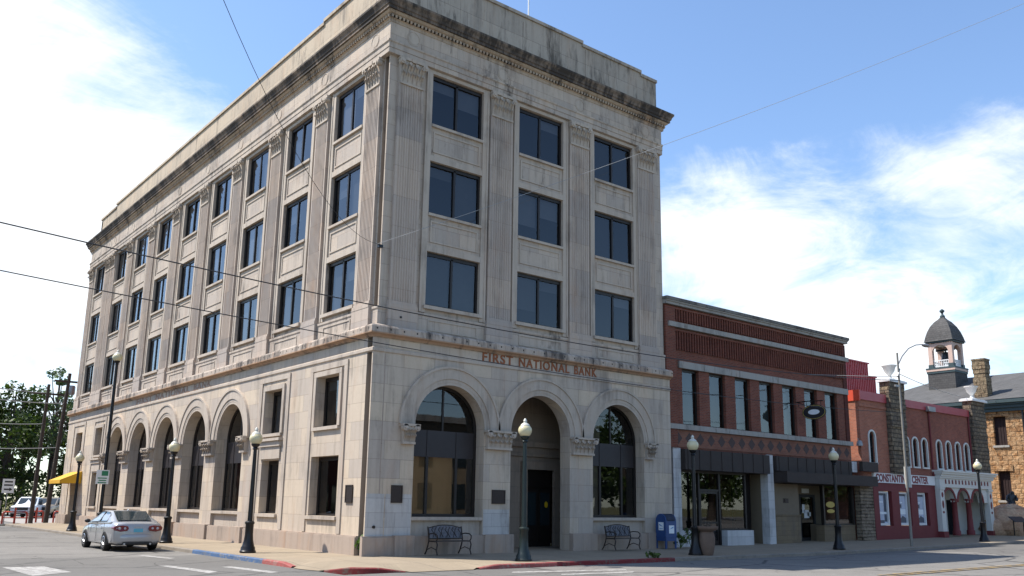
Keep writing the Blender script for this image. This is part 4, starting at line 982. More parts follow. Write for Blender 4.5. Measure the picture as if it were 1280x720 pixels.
mb = MB(); mb.tube([(24.5, 0, 7.0), (24.5, -.6, 7.02), (24.5, -1.55, 6.98)], .025, 6); mb.tube([(24.5, -.6, 7.02), (24.5, -.6, 6.75)], .015, 5); mb.tube([(24.5, -1.4, 6.99), (24.5, -1.4, 6.72)], .015, 5)
mb.tube([(24.5, -.05, 6.99)]+[(24.5, -.3-.17*cos(t), 6.85+.17*sin(t)) for t in lin(0, 5, 12)], .014, 5); mb.build('bracket', 'black_metal', hs)

# ================================================================== the brick hall with the painted sign
HF = .3
hall = thing('brick_hall', 'long two storey red brick hall with maroon ground floor and white arched portico', 'hall building', (29.95, -HF, 0))
FC = lambda u, p, z: (u, -p-HF, z)
HX0, HX1 = 29.95, 44.9
HW = [(30.78, 4.25, 5.95, .62), (34.5, 4.2, 5.85, .60), (35.55, 4.2, 5.85, .60), (36.65, 4.2, 5.85, .60), (38.45, 4.2, 5.85, .60), (39.65, 4.2, 5.85, .60), (40.88, 4.2, 5.85, .60), (42.05, 4.2, 5.85, .60)]
def hall_wall(u0, u1, mat, ws):
    mb = MB(); wall_face(mb, FC, u0, u1, 3.15, 7.62, 0, [(a, a+w, z0, z1-w/2, w/2, .22) for a, z0, z1, w in ws])
    return mb.build('brick_wall', mat, hall)
hall_wall(HX0, 32.8, 'brick_hall', HW[:1]); hall_wall(32.8, HX1, 'brick_hall2', HW[1:])
mb = MB(); mb.quad((HX0, -HF, 0), (HX0, 4.9, 0), (HX0, 4.9, 7.62), (HX0, -HF, 7.62)); mb.build('side_wall', 'brick_hall', hall); mb = MB(); mb.quad((HX1, -HF, 0), (HX1, 4.9, 0), (HX1, 4.9, 7.62), (HX1, -HF, 7.62)); mb.build('side_wall', 'brick_hall', hall)
mb = MB(); mb.quad((HX0, -HF, 7.55), (HX1, -HF, 7.55), (HX1, 18, 7.5), (HX0, 18, 7.5)); mb.build('roof', 'concrete_rubble', hall)
mb = MB(); mb.fbox(FC, HX0+.02, 32.78, -.4, .10, 7.62, 8.1); mb.build('red_metal_coping', 'red_metal', hall); mb = MB(); mb.fbox(FC, 34.62, 43.0, -.4, .10, 7.58, 8.02); mb.build('red_metal_coping', 'red_metal', hall)
mb = MB(); mb.fbox(FC, HX0-.06, HX0+.018, -1.2, .12, 7.55, 8.14); mb.build('orange_end_cap', 'orange_cap', hall)
mb = MB(); mb.fbox(FC, HX0, 32.8, 0, .06, 7.25, 7.4); mb.build('brick_course', 'brick_hall', hall)
for a, z0, z1, w in HW:
    mb = MB(); c = a+w/2; arch_ring(mb, FC, c, z1-w/2, w/2-.002, w/2+.09, -.05, .05, n=12, leg=z1-w/2-z0); mb.fbox(FC, a-.09, a+w+.09, -.05, .07, z0-.09, z0)
    o = mb.build('window', 'cream_paint', hall)
    mb = MB(); pts = [FC(c-(w/2)*cos(pi*k/12), -.2, z1-w/2+(w/2)*sin(pi*k/12)) for k in range(13)]; mb.add([FC(a, -.2, z0)]+pts+[FC(a+w, -.2, z0)], [tuple(range(15))]); mb.build('pane', 'car_glass', o)
    mb = MB(); arch_ring(mb, FC, c, z1-w/2, w/2-.055, w/2-.004, -.19, -.13, n=12, leg=z1-w/2-z0-.01); mb.fbox(FC, a+.05, a+w-.05, -.185, -.14, (z0+z1)/2-.03, (z0+z1)/2+.03); mb.build('sash', 'black_trim', o)
# rubble piers, each with a stone cap
for a, b, z0, z1 in ((32.82, 34.6, 3.72, 8.86), (43.02, 44.95, 4.1, 8.62)):
    mb = MB(); rn = random.Random(int(a))
    z = z0
    while z < z1-.01:
        h = min(rn.uniform(.24, .42), z1-z); h = h if z1-z-h > .1 else z1-z
        j = rn.uniform(-.03, .05); mb.fbox(FC, a+rn.uniform(0, .05), b-rn.uniform(0, .05), -.3, .26+j, z, z+h); z += h
    mb.build('rubble_pier', 'buff_rubble', hall)
    mb = MB(); mb.fbox(FC, a-.1, b+.1, -.42, .42, z1, z1+.12); mb.fbox(FC, a-.02, b+.02, -.34, .34, z1+.12, z1+.17); mb.build('pier_cap', 'white_paint', hall)
for x in (37.72, 42.9): mb = MB(); mb.tube([FC(x, .06, 7.6), FC(x, .06, 3.7)], .055, 8); mb.build('downspout', 'red_paint', hall)
mb = MB(); mb.fbox(FC, 37.35, 38.15, .06, .30, 7.52, 7.80); mb.build('rain_head', 'galv', hall)
# ground floor
mb = MB(); mb.fbox(FC, 29.5, 30.82, -.3, .02, -.1, 3.2); mb.build('ledge_stone_panel', 'ledge_stone', hall)
PW = [(31.38, 32.52), (33.56, 34.62), (35.62, 36.68)]
mb = MB(); wall_face(mb, FC, 30.82, 37.78, -.1, 3.2, .04, [(a-.02, b+.22, .88, 2.74, 0, .22) for a, b in PW]); mb.build('maroon_wall', 'red_paint', hall)
M['poster_blue'] = plain('pale_blue_poster', (.50, .55, .66), .5, 0, .5, .6, 3); M['poster_dark'] = plain('dark_poster_block', (.06, .07, .10), .5)
for i, (a, b) in enumerate(PW):
    mb = MB()
    for q in ((a, b, .9, 1.02), (a, b, 2.62, 2.72), (a, a+.1, 1.02, 2.62), (b-.1, b, 1.02, 2.62)): mb.fbox(FC, q[0], q[1], -.16, -.06, q[2], q[3])
    o = mb.build('display_window', 'white_paint', hall)
    mb = MB(); mb.fbox(FC, a+.1, b-.1, -.17, -.15, 1.02, 2.62); mb.build('poster', 'poster_blue', o)
    mb = MB(); rn = random.Random(i+3)
    mb.fbox(FC, a+.1, b-.1, -.15, -.145, 2.5, 2.62); mb.build('dark_print', 'poster_dark', o); mb = MB()
    if i == 0: mb.fbox(FC, b-.38, b-.12, -.15, -.145, 1.1, 2.5); mb.build('dark_print', 'poster_dark', o); mb = MB(); mb.fbox(FC, a+.1, b-.4, -.15, -.145, 1.02, 1.18)
    else: mb.prism(FC, [(a+.12, 1.04), (b-.12, 1.04), (b-.14, 1.3), (b-.5, 1.42), (a+.3, 1.25)], -.15, -.145); mb.build('dark_print', 'poster_dark', o); mb = MB(); mb.fbox(FC, a+.3, a+.5, -.15, -.145, 1.85, 2.05)
    mb.build('dark_print', 'poster_dark', o)
    mb = MB(); mb.fbox(FC, a+.13, b-.13, -.149, -.144, 1.5, 1.62 if i == 0 else 1.78); mb.build('white_print', 'decal_white', o); mb = MB(); mb.fbox(FC, a+.2, b-.45, -.149, -.144, 2.12, 2.18); mb.build('white_print', 'decal_white', o)
sb = thing('fascia_sign', 'long white painted sign board with maroon capitals reading CONSTANTINE CENTER', 'sign', (30.84, -HF, 3.2))
mb = MB(); mb.fbox(FC, 30.84, 37.76, .0, .10, 3.18, 3.70); mb.fbox(FC, 30.84, 37.76, .10, .13, 3.66, 3.70); mb.build('board', 'white_paint', sb)
for wd, u0, u1 in (('CONSTANTINE', 31.06, 34.5), ('CENTER', 35.0, 36.9)):
    o = text_mesh(wd, .56, 'sign_maroon', Matrix.Identity(4), 'lettering', None, .006, .022, 1.0, space=1.04)
    xs = [v.co.x for v in o.data.vertices]; sx = (u1-u0)/(max(xs)-min(xs))
    o.data.transform(Matrix.Translation(-wloc(sb)) @ TR((u0+u1)/2, -HF-.105, 3.425) @ Matrix.Diagonal((sx, 1, 1, 1)) @ Matrix.Translation((-(max(xs)+min(xs))/2, 0, 0))); o.parent = sb
# portico
px0, px1 = 37.8, 44.7
mb = MB()
mb.fbox(FC, px0, px1, 0, .34, 3.10, 3.62); mb.fbox(FC, px0-.05, px1+.1, 0, .42, 3.62, 3.72); mb.fbox(FC, px0-.1, px1+.25, 0, .58, 3.86, 3.98); mb.fbox(FC, px0-.14, px1+.3, 0, .66, 3.98, 4.08); mb.fbox(FC, px0, px1+.1, 0, .48, 3.72, 3.86); mb.build('portico_entablature', 'cream_paint', hall)
for i in range(14):
    x = 38.55+i*.43; mb = MB(); mb.prism(FC, [(x-.09, 3.30), (x+.09, 3.30), (x+.09, 3.5), (x, 3.58), (x-.09, 3.5)], .34, .347); mb.build('maroon_dentil', 'red_paint', hall)
AC = [39.05, 40.9, 42.75]; Rr = .74
mb = MB()
for s, c in enumerate(AC):
    n = 16
    for k in range(n):
        t0, t1 = pi*k/n, pi*(k+1)/n; a = (c-Rr*cos(t0), 2.25+Rr*sin(t0)); b = (c-Rr*cos(t1), 2.25+Rr*sin(t1))
        mb.quad(FC(a[0], .22, a[1]), FC(b[0], .22, b[1]), FC(b[0], .22, 3.1), FC(a[0], .22, 3.1)); mb.quad(FC(a[0], .22, a[1]), FC(b[0], .22, b[1]), FC(b[0], -.05, b[1]), FC(a[0], -.05, a[1]))
for a, b in ((px0, AC[0]-Rr), (AC[0]+Rr, AC[1]-Rr), (AC[1]+Rr, AC[2]-Rr), (AC[2]+Rr, px1)): mb.quad(*[FC(u, .22, z) for u, z in ((a, 2.25), (b, 2.25), (b, 3.1), (a, 3.1))])
mb.build('arcade_wall', 'cream_paint', hall)
for c in AC:
    mb = MB(); arch_ring(mb, FC, c, 2.25, Rr-.02, Rr+.12, .221, .27, n=16); mb.build('arch_trim', 'red_paint', hall)
for x in ((AC[0]+AC[1])/2, (AC[1]+AC[2])/2):
    mb = MB(); mb.lathe([(.24, .1), (.24, .35), (.19, .42), (.16, 1.2), (.155, 2.0), (.2, 2.06), (.2, 2.12), (.24, 2.16), (.24, 2.25)], (x, -HF-.08, gz(x)), 14); mb.build('column', 'red_paint', hall)
for a, b in ((px0, px0+.5), (px1-.5, px1)):
    mb = MB(); mb.fbox(FC, a, b, 0, .32, .55, 3.1); mb.fbox(FC, a-.03, b+.03, 0, .37, 2.95, 3.09); o = mb.build('portico_pilaster', 'cream_paint', hall)
    mb = MB(); mb.fbox(FC, a-.04, b+.04, 0, .38, 0, .55); mb.build('pilaster_base', 'red_paint', o)
    c = (a+b)/2
    for z, h in ((2.65, .16), (2.1, .24), (1.65, .07)): mb = MB(); mb.prism(FC, [(c+.12*cos(2*pi*k/10), z+h*sin(2*pi*k/10)) for k in range(10)], .32, .328); mb.build('maroon_ornament', 'red_paint', o)
mb = MB(); mb.quad(*[FC(u, -1.3, z) for u, z in ((px0, 0), (px1, 0), (px1, 3.1), (px0, 3.1))]); mb.quad(FC(px0, .2, 3.05), FC(px1, .2, 3.05), FC(px1, -1.3, 3.05), FC(px0, -1.3, 3.05)); mb.quad(FC(px1, -1.3, 0), FC(px1, .0, 0), FC(px1, 0, 3.1), FC(px1, -1.3, 3.1)); mb.build('portico_back_wall', 'cream_paint', hall)
for a, b in ((38.6, 39.5), (40.2, 40.9), (41.9, 42.6)): mb = MB(); mb.fbox(FC, a, b, -1.3, -1.27, .2, 2.4); mb.build('doorway', 'interior', hall)
# urns on the piers
def urn(x, z, label):
    mb = MB(); mb.lathe([(.26, 0), (.26, .06), (.12, .10), (.08, .22), (.12, .30), (.27, .48), (.34, .72), (.42, .80), (.42, .84), (.33, .84), (.28, .7)], (0, 0, 0), 16)
    o = mb.build('stone_urn', 'urn'); o.location = (x, -HF, z); tag(o, label, 'urn', 'white urns on the rubble piers'); return o
urn(33.55, 9.03, 'white stone urn on the rubble pier behind the tall grey street light pole'); urn(43.85, 8.79, 'white stone urn on the rubble pier in front of the sandstone chimney')
# floodlight on the sunlit end wall
fl = thing('floodlight', 'small grey floodlight on the sunlit end wall of the brick hall', 'light', (29.95, -.15, 5.2))
mb = MB(); mb.tube([(0, 0, .2), (-.12, -.05, .28), (-.2, -.15, .2)], .03, 6); mb.build('arm', 'galv', fl, local=True)
mb = MB(); mb.lathe([(.05, .16), (.13, .1), (.17, -.1), (.17, -.14), (.1, -.15)], (-.2, -.18, .02), 12); mb.build('lamp_head', 'galv', fl, local=True)
# red sheet-metal building behind
rs = thing('red_metal_building', 'bright red corrugated metal building with stepped parapet rising behind the brick hall', 'metal building', (31, 5.2, 0))
def sheet(mb, u0, u1, z0, z1, y):
    n = int((u1-u0)/.22); zigzag(mb, lambda u, p, z: (u, y-p, z), u0, u1, n, 0, .035, z0, z1, .5)
mb = MB(); sheet(mb, 31.0, 41.2, 0, 11.42, 5.2); sheet(mb, 41.2, 42.1, 0, 10.55, 5.2); mb.quad((31, 5.2, 0), (31, 14, 0), (31, 14, 11.4), (31, 5.2, 11.4)); mb.quad((42.1, 5.2, 0), (42.1, 14, 0), (42.1, 14, 10.5), (42.1, 5.2, 10.5)); mb.quad((41.2, 5.2, 10.5), (41.2, 14, 10.5), (41.2, 14, 11.4), (41.2, 5.2, 11.4)); mb.build('corrugated_wall', 'red_sheet', rs)
mb = MB(); mb.box(30.95, 41.25, 5.1, 5.3, 11.42, 11.5); mb.box(41.25, 42.15, 5.1, 5.3, 10.55, 10.63); mb.quad((31, 5.3, 11.3), (41.2, 5.3, 11.3), (41.2, 14, 11), (31, 14, 11)); mb.build('parapet_cap', 'red_metal', rs)

# ================================================================== sandstone hall with a bell tower
GX = 54.0; gy0, gy1 = -7.0, 14.5
cityhall = thing('sandstone_building', 'rough orange sandstone building with grey hipped roof and open bell tower', 'public building', (GX, gy0, .3))
FW = lambda u, p, z: (GX-p, u, z)
mb = MB(); CW = [(1.85, 2.75, 6.5, 8.6), (1.9, 2.75, 2.55, 4.64), (-2.6, -1.7, 6.5, 8.6), (-2.6, -1.7, 2.55, 4.64)]
wall_face(mb, FW, gy0, gy1, -.2, 9.3, 0, [(a, b, z0, z1, 0, .3) for a, b, z0, z1 in CW])
mb.quad((GX, gy0, -.2), (70, gy0, -.2), (70, gy0, 9.3), (GX, gy0, 9.3)); mb.quad((70, gy0, -.2), (70, gy1, -.2), (70, gy1, 9.3), (70, gy0, 9.3)); mb.quad((GX, gy1, -.2), (70, gy1, -.2), (70, gy1, 9.3), (GX, gy1, 9.3))
mb.build('sandstone_wall', 'sandstone', cityhall)
for a, b, z0, z1 in CW:
    mb = MB(); mb.fbox(FW, a-.12, b+.12, -.05, .10, z0-.16, z0-.003); mb.build('window_sill', 'sandtrim', cityhall)
    mb = MB(); mb.fbox(FW, a-.25, b+.25, .0, .08, z1+.003, z1+.42); mb.build('window_lintel', 'sandstone', cityhall)
    mb = MB(); mb.fbox(FW, a, b, -.3, -.25, z0, z1)
    for i in range(4): mb.fbox(FW, a+.1+i*.2, a+.14+i*.2, -.25, -.22, z0+.05, z1-.05)
    mb.build('boarded_window', 'maroon_board', cityhall)
mb = MB(); mb.fbox(FW, gy0, gy1, 0, .25, 8.95, 9.2); mb.fbox(FW, gy0-.3, gy1+.3, -.2, .38, 9.2, 9.42); mb.fbox(FW, gy0-.5, gy1+.5, -.2, .62, 9.55, 9.82)
mb.fbox(FW, gy0-.4, gy1+.4, -.2, .5, 9.42, 9.55)
mb.build('eave_cornice', 'teal', cityhall)
mb = MB(); mb.tube([FW(.6, .12, 9.2), FW(.6, .12, .3)], .07, 8); mb.build('downspout', 'black_metal', cityhall)
mb = MB(); e = .65
A = [(GX-e, gy0-e, 9.83), (70+e, gy0-e, 9.83), (70+e, gy1+e, 9.83), (GX-e, gy1+e, 9.83)]; r0, r1 = (62, gy0+7.5, 12.85), (62, 10.4, 12.85)
mb.add(A+[r0, r1], [(3, 0, 4, 5), (0, 1, 4), (1, 2, 5, 4), (2, 3, 5)]); mb.build('hipped_roof', 'shingle', cityhall)
mb = MB(); rn = random.Random(5); z = 9.6
while z < 12.95:
    h = min(.34, 12.98-z); j = rn.uniform(-.04, .04); mb.box(54.25-j, 55.1+j, 3.05-j, 3.95+j, z, z+h); z += h
mb.box(54.2, 55.15, 3.0, 4.0, 12.985, 13.1); mb.build('chimney', 'chimney_stone', cityhall)
# bell tower
tx, ty, hw = 59.53, 8.27, 1.0
mb = MB(); mb.box(tx-hw-.12, tx+hw+.12, ty-hw-.12, ty+hw+.12, 11.2, 12.95); o = mb.build('tower_base', 'slate', cityhall)
mb = MB(); mb.box(tx-hw-.17, tx+hw+.17, ty-hw-.17, ty+hw+.17, 12.95, 13.12); mb.box(tx-hw-.22, tx+hw+.22, ty-hw-.22, ty+hw+.22, 13.3, 13.42); mb.build('tower_deck', 'teal', cityhall)
mb = MB(); mb.box(tx-hw-.2, tx+hw+.2, ty-hw-.2, ty+hw+.2, 13.12, 13.3); mb.build('deck_fascia', 'pink_wood', cityhall)
for sx in (-1, 1):
    for sy in (-1, 1):
        cx, cy = tx+sx*(hw-.17), ty+sy*(hw-.17)
        mb = MB(); mb.box(cx-.17, cx+.17, cy-.17, cy+.17, 13.72, 15.55); o = mb.build('tower_post', 'pink_wood', cityhall)
        mb = MB(); mb.box(cx-.21, cx+.21, cy-.21, cy+.21, 13.42, 13.72); mb.build('post_base', 'teal', o)
R_ = hw-.34
for k, fn in enumerate((lambda u, p, z: (tx-hw+.02-p, ty+u, z), lambda u, p, z: (tx+hw-.02+p, ty+u, z), lambda u, p, z: (tx+u, ty-hw+.02-p, z), lambda u, p, z: (tx+u, ty+hw-.02+p, z))):
    mb = MB(); n = 14
    for i in range(n):
        t0, t1 = pi*i/n, pi*(i+1)/n; a = (-R_*cos(t0), 14.72+.62*sin(t0)); b = (-R_*cos(t1), 14.72+.62*sin(t1))
        mb.add([fn(a[0], 0, a[1]), fn(b[0], 0, b[1]), fn(b[0], 0, 15.5), fn(a[0], 0, 15.5), fn(a[0], -.2, a[1]), fn(b[0], -.2, b[1]), fn(b[0], -.2, 15.5), fn(a[0], -.2, 15.5)], [(0, 1, 2, 3), (4, 7, 6, 5), (0, 4, 5, 1)])
    mb.build('tower_arch', 'pink_wood', cityhall)
    mb = MB(); mb.fbox(fn, -R_, R_, -.12, -.07, 14.0, 14.07); mb.fbox(fn, -R_, R_, -.12, -.07, 13.5, 13.57)
    for i in range(9): u = -R_+.08+i*(2*R_-.16)/8; mb.fbox(fn, u-.02, u+.02, -.115, -.075, 13.42, 14.02)
    mb.build('tower_railing', 'white_paint', cityhall)
mb = MB(); mb.box(tx-hw-.12, tx+hw+.12, ty-hw-.12, ty+hw+.12, 15.55, 15.72); mb.build('tower_eave', 'teal', cityhall)
mb = MB(); prof = [(hw+.22, 15.66), (hw+.17, 15.76), (hw+.10, 16.1), (hw-.03, 16.55), (hw-.22, 17.0), (hw-.48, 17.4), (hw-.74, 17.66), (.12, 17.86)]
vs = [(tx+sx*r, ty+sy*r, z) for r, z in prof for sx, sy in ((-1, -1), (1, -1), (1, 1), (-1, 1))]
mb.add(vs, [(4*i+k, 4*i+(k+1) % 4, 4*i+4+(k+1) % 4, 4*i+4+k) for i in range(len(prof)-1) for k in range(4)]+[(0, 1, 2, 3), tuple(len(vs)-4+k for k in range(4))]); mb.build('tower_dome', 'slate', cityhall)
mb = MB(); mb.lathe([(.2, 17.8), (.2, 17.95), (.1, 18.05), (.08, 18.2), (.2, 18.32), (.2, 18.42), (.05, 18.55)], (tx, ty, 0), 10); mb.build('finial', 'teal', cityhall)
mb = MB(); mb.lathe([(.48, 14.05), (.42, 14.15), (.32, 14.4), (.27, 14.65), (.2, 14.8), (.06, 14.86), (.06, 15.0)], (tx, ty, 0), 16); mb.box(tx-.06, tx+.06, ty-hw+.2, ty+hw-.2, 14.95, 15.1); mb.build('bell', 'bell', cityhall)
mb = MB(); mb.box(tx-hw+.1, tx+hw-.1, ty-hw+.1, ty+hw-.1, 15.4, 15.54); mb.build('tower_ceiling', 'white_paint', cityhall)

# ================================================================== street furniture
def lamp_post(name, label, loc, H=4.38, tall=False, metal='black_metal', group=None):
    t = thing(name, label, 'street lamp', loc, 0, group)
    hb = H-.62
    mb = MB(); mb.lathe([(.27, 0), (.27, .05), (.24, .08), (.235, .16), (.20, .22), (.155, .40), (.135, .60), (.135, .92), (.16, .95), (.16, 1.0), (.11, 1.04)], (0, 0, 0), 18); mb.build('base', metal, t, local=True)
    mb = MB(); mb.lathe([(.085, 1.02), (.06 if not tall else .075, hb-.12)], (0, 0, 0), 14)
    mb.build('pole', metal, t, local=True)
    s = 1.0 if not tall else 1.1
    mb = MB(); mb.lathe([(.065, hb-.14), (.10, hb-.10), (.075, hb-.05), (.13, hb), (.15, hb+.05), (.14, hb+.07)], (0, 0, 0), 14); mb.build('fitter', metal, t, local=True)
    mb = MB(); mb.lathe([(.12*s, hb+.06), (.17*s, hb+.10), (.215*s, hb+.19), (.225*s, hb+.27), (.20*s, hb+.35), (.15*s, hb+.40)], (0, 0, 0), 20); mb.build('globe', 'globe', t, local=True)
    mb = MB(); mb.lathe([(.16*s, hb+.40), (.145*s, hb+.43), (.10*s, hb+.475), (.055, hb+.50), (.05, hb+.53), (.065, hb+.55), (.05, hb+.59), (.015, hb+.64)], (0, 0, 0), 16); mb.build('globe_cap', 'globe_cap', t, local=True)
    return t
GL = 'globe lamps along the kerbs'
l0 = lamp_post('street_lamp', 'black globe street lamp on the west sidewalk nearest the street corner', (-2.43, 3.72, -.01), 4.18, group=GL)
dup(l0, (-2.62, 11.5, -.01), None, 'black globe street lamp beside the rear of the parked silver sedan', GL)
dup(l0, (-2.75, 26.2, -.01), None, 'black globe street lamp in front of the yellow awning', GL)
l1 = lamp_post('street_lamp', 'dark green based globe lamp in front of the arched bank entrance', (3.47, -3.72, -.02), 4.44, metal='green_metal', group=GL)
l2 = lamp_post('street_lamp', 'black globe lamp beside the terracotta planter and blue mailbox', (11.72, -3.78, -.02), 4.40, group=GL)
dup(l2, (21.35, -3.82, .0), None, 'black globe lamp in front of the tan shop door and window', GL)
dup(l2, (36.0, -3.65, .13), None, 'black globe lamp in front of the white arched portico', GL)
lt = lamp_post('tall_street_lamp', 'very tall black lamp post with single globe behind the silver sedan', (-2.75, 21.0, -.01), 9.05, tall=True)
sg = thing('parking_sign', 'small white parking sign with green panel fixed on the very tall lamp post', 'sign', (-2.86, 20.92, 2.72))
mb = MB(); mb.box(-.29, .29, -.02, .0, -.34, .34); mb.build('plate', 'sign_white', sg, local=True)
mb = MB(); mb.box(-.06, .24, -.026, -.0205, .06, .29); mb.build('green_panel', 'sign_green', sg, local=True)
mb = MB()
for i, (a, b) in enumerate(((-.22, .20), (-.17, .18), (-.21, .19))): mb.box(a, b, -.026, -.0205, -.08-i*.11, -.03-i*.11)
mb.build('sign_text_rows', 'sign_green', sg, local=True)
# tall grey street light with curved arm
sl = thing('street_light', 'tall weathered grey street light pole with long curved arm before the brick hall', 'street light', (27.3, -4.05, .05))
mb = MB(); mb.lathe([(.07, 0), (.066, .3), (.056, 4), (.045, 9.35)], (0, 0, 0), 12); mb.build('pole', 'weath_pole', sl, local=True)
mb = MB(); mb.tube([(0.05, 0, 8.8), (.5, 0, 9.25), (1.2, 0, 9.72), (2.0, 0, 10.0), (2.8, 0, 10.13)], [.035, .032, .03, .027, .025], 8); mb.build('arm', 'galv', sl, local=True)
mb = MB(); mb.sphere((3.05, 0, 10.10), .34, .14, .09, 12, 6); mb.build('lamp_head', 'galv', sl, local=True)
mb = MB(); mb.tube([(-.12, 0, 8.15), (.12, 0, 8.55)], .05, 6); mb.box(-.45, -.1, -.04, .04, 7.62, 7.72); mb.build('bracket', 'galv', sl, local=True)
mb = MB(); mb.box(.10, .13, -.16, .16, 2.75, 3.75); mb.build('side_plate', 'cream_paint', sl, local=True)
# utility poles
up1 = thing('utility_pole', 'leaning brown wooden utility pole nearer the white pickup, with cross arm and cables', 'utility pole', (-1.32, 44, -.07), group='wooden utility poles')
mb = MB(); mb.tube([(0, 0, 0), (.10, 0, 9.7)], [.155, .10], 10); mb.build('post', 'pole_wood', up1, local=True)
mb = MB(); mb.box(-1.1, 1.2, -.06, .06, 8.95, 9.08); mb.build('cross_arm', 'pole_wood', up1, local=True)
up2 = thing('utility_pole', 'brown wooden utility pole closest to the far corner of the bank', 'utility pole', (-.72, 42.3, -.07), group='wooden utility poles')
mb = MB(); mb.tube([(0, 0, 0), (.42, 0, 10.4)], [.165, .11], 10); mb.build('post', 'pole_wood', up2, local=True)
mb = MB(); mb.lathe([(.2, 0), (.24, .1), (.24, .55), (.2, .65)], (.65, 0, 8.9), 10); mb.build('transformer', 'galv', up2, local=True)
mb = MB(); mb.box(-.5, 1.4, -.06, .06, 9.75, 9.88); mb.build('cross_arm', 'pole_wood', up2, local=True)
def wire(label, a, b, sag=.4, r=.018, mat='cable', n=24, name='power_line'):
    a, b = Vector(a), Vector(b); mb = MB()
    mb.tube([a.lerp(b, i/n)-Vector((0, 0, 4*sag*(i/n)*(1-i/n))) for i in range(n+1)], r, 5)
    return tag(mb.build(name, mat), label, 'cable')
wire('upper black cable crossing in front of the west windows and bank front', (-20, -5, 7.95), (27.3, -4.1, 8.0), .98, .016)
wire('lower black cable crossing below it in front of the bank string course', (-22, -5.5, 6.9), (27.3, -4.1, 6.4), .78, .013)
wire('thin pale cable rising right from the bank corner bracket to the sky', (-.28, -.22, 10.36), (25.0, -13.3, 23.95), .35, .009, 'cable_lt')
wire('thin dark cable rising left from the bank corner bracket above the parapet', (-.28, -.22, 10.36), (-15.38, -18.0, 12.98), 2.2, .0065)
wire('thin grey cable from the street light pole to the sandstone roof', (27.35, -4.05, 8.35), (53.5, 2.2, 9.7), .35, .016, 'cable_lt')
wire('short grey cable from the street light pole across to the brick store', (27.25, -4.05, 8.2), (20, 12, 10.5), .3, .014, 'cable_lt')
for i, (a, b, s) in enumerate((((-14, 39, 10.2), (-1.22, 44, 9.0), .5), ((-14, 39, 9.6), (-.35, 42.3, 8.2), .7), ((-14, 39, 7.6), (-1.28, 44, 6.8), .6), ((-14, 39, 5.4), (-.6, 42.3, 5.1), .45), ((-1.22, 44, 7.3), (-.4, 42.3, 8.0), .1))):
    wire(('topmost cable running left from the leaning utility pole', 'second cable down running left from the pole nearest the bank', 'third cable down running left from the leaning utility pole', 'lowest cable running left from the pole nearest the bank', 'short cable linking the two wooden utility poles')[i], a, b, s, .028, 'cable_lt')
# flagpole on the roof
fp = thing('flagpole', 'thin white flagpole standing on the bank roof', 'flagpole', (12.3, 7, 19.7))
mb = MB(); mb.lathe([(.07, 0), (.05, 5), (.03, 10)], (0, 0, 0), 8); mb.build('pole', 'white_paint', fp, local=True)
mb = MB(); mb.sphere((0, 0, 10.1), .1, .1, .1, 8, 6); mb.build('ball', 'lettering_gold', fp, local=True)

# benches
def bench(loc, label):
    t = thing('park_bench', label, 'bench', loc, 0, 'iron benches against the bank')
    w = .66
    mb = MB()
    for i in range(4): y = -.02-i*.11; mb.box(-w, w, y-.09, y, .43, .46)
    mb.build('seat', 'slat', t, local=True)
    mb = MB(); n = 14; top = [(-w+.02+(2*w-.04)*i/n, .86+.09*sin(pi*i/n)) for i in range(n+1)]
    poly = [(-w+.02, .52)]+top+[(w-.02, .52)]
    f = lambda u, p, z: (u, .04+(z-.45)*.26-p, z)
    mb.prism(f, poly, 0, .03); mb.build('backrest', 'cushion', t, local=True)
    mb = MB(); rn = random.Random(3)
    for i in range(9):
        u = -w+.14+i*.135; mb.tube([f(u, .035, .56), f(u+.06*(-1)**i, .038, .68), f(u-.03, .035, .80), f(u+.04, .035, .88)], .012, 5)
    mb.tube([f(-w+.02, .02, .52), f(w-.02, .02, .52)], .02, 6); mb.tube([f(a, .02, b) for a, b in top], .018, 6)
    mb.build('back_scrollwork', 'bench_iron', t, local=True)
    for s in (-1, 1):
        mb = MB(); u = s*(w+.015)
        mb.tube([(u, .14, .90), (u, .05, .50), (u, .06, .42), (u, .10, .30), (u, .18, .12), (u, .26, .02)], .024, 7)
        mb.tube([(u, .05, .44), (u, -.40, .44), (u, -.45, .34), (u, -.40, .16), (u, -.46, .02)], .024, 7)
        mb.tube([(u, .08, .66), (u, -.1, .69), (u, -.35, .68), (u, -.45, .62), (u, -.44, .52), (u, -.38, .46)], .02, 7)
        mb.tube([(u, .16, .16), (u, -.1, .25), (u, -.40, .18)], .014, 6)
        mb.build('side_frame', 'bench_iron', t, local=True)
bench((2.45, -.95, .05), 'iron bench with patterned grey back under the tan-reflecting arched window')
bench((10.62, -.95, .05), 'iron bench with patterned back under the arched window nearest the blue mailbox')
# mailbox
mbx = thing('mailbox', 'blue rounded-top mailbox on legs between the bank and the brick store', 'mailbox', (13.48, -.82, .05), radians(-4))
mb = MB(); w, d = .30, .29; sec = [(-d, .30), (d, .30), (d, 1.08)]+[(d*cos(t), 1.08+.30*sin(t)) for t in lin(0, pi, 14)[1:-1]]+[(-d, 1.08)]
mb.prism(lambda u, p, z: (p, u, z), sec, -w, w); mb.build('body', 'mail_blue', mbx, local=True)
mb = MB(); sec2 = [((d+.012)*cos(t), 1.08+.312*sin(t)) for t in lin(radians(105), radians(172), 8)]; sec3 = [((d-.03)*cos(t), 1.08+.26*sin(t)) for t in reversed(lin(radians(105), radians(172), 8))]
mb.prism(lambda u, p, z: (p, u, z), sec2+sec3, -w+.05, w-.05); mb.tube([(-.2, -d-.03, 1.12), (.2, -d-.03, 1.12)], .014, 6); mb.build('pull_door', 'mail_dark', mbx, local=True)
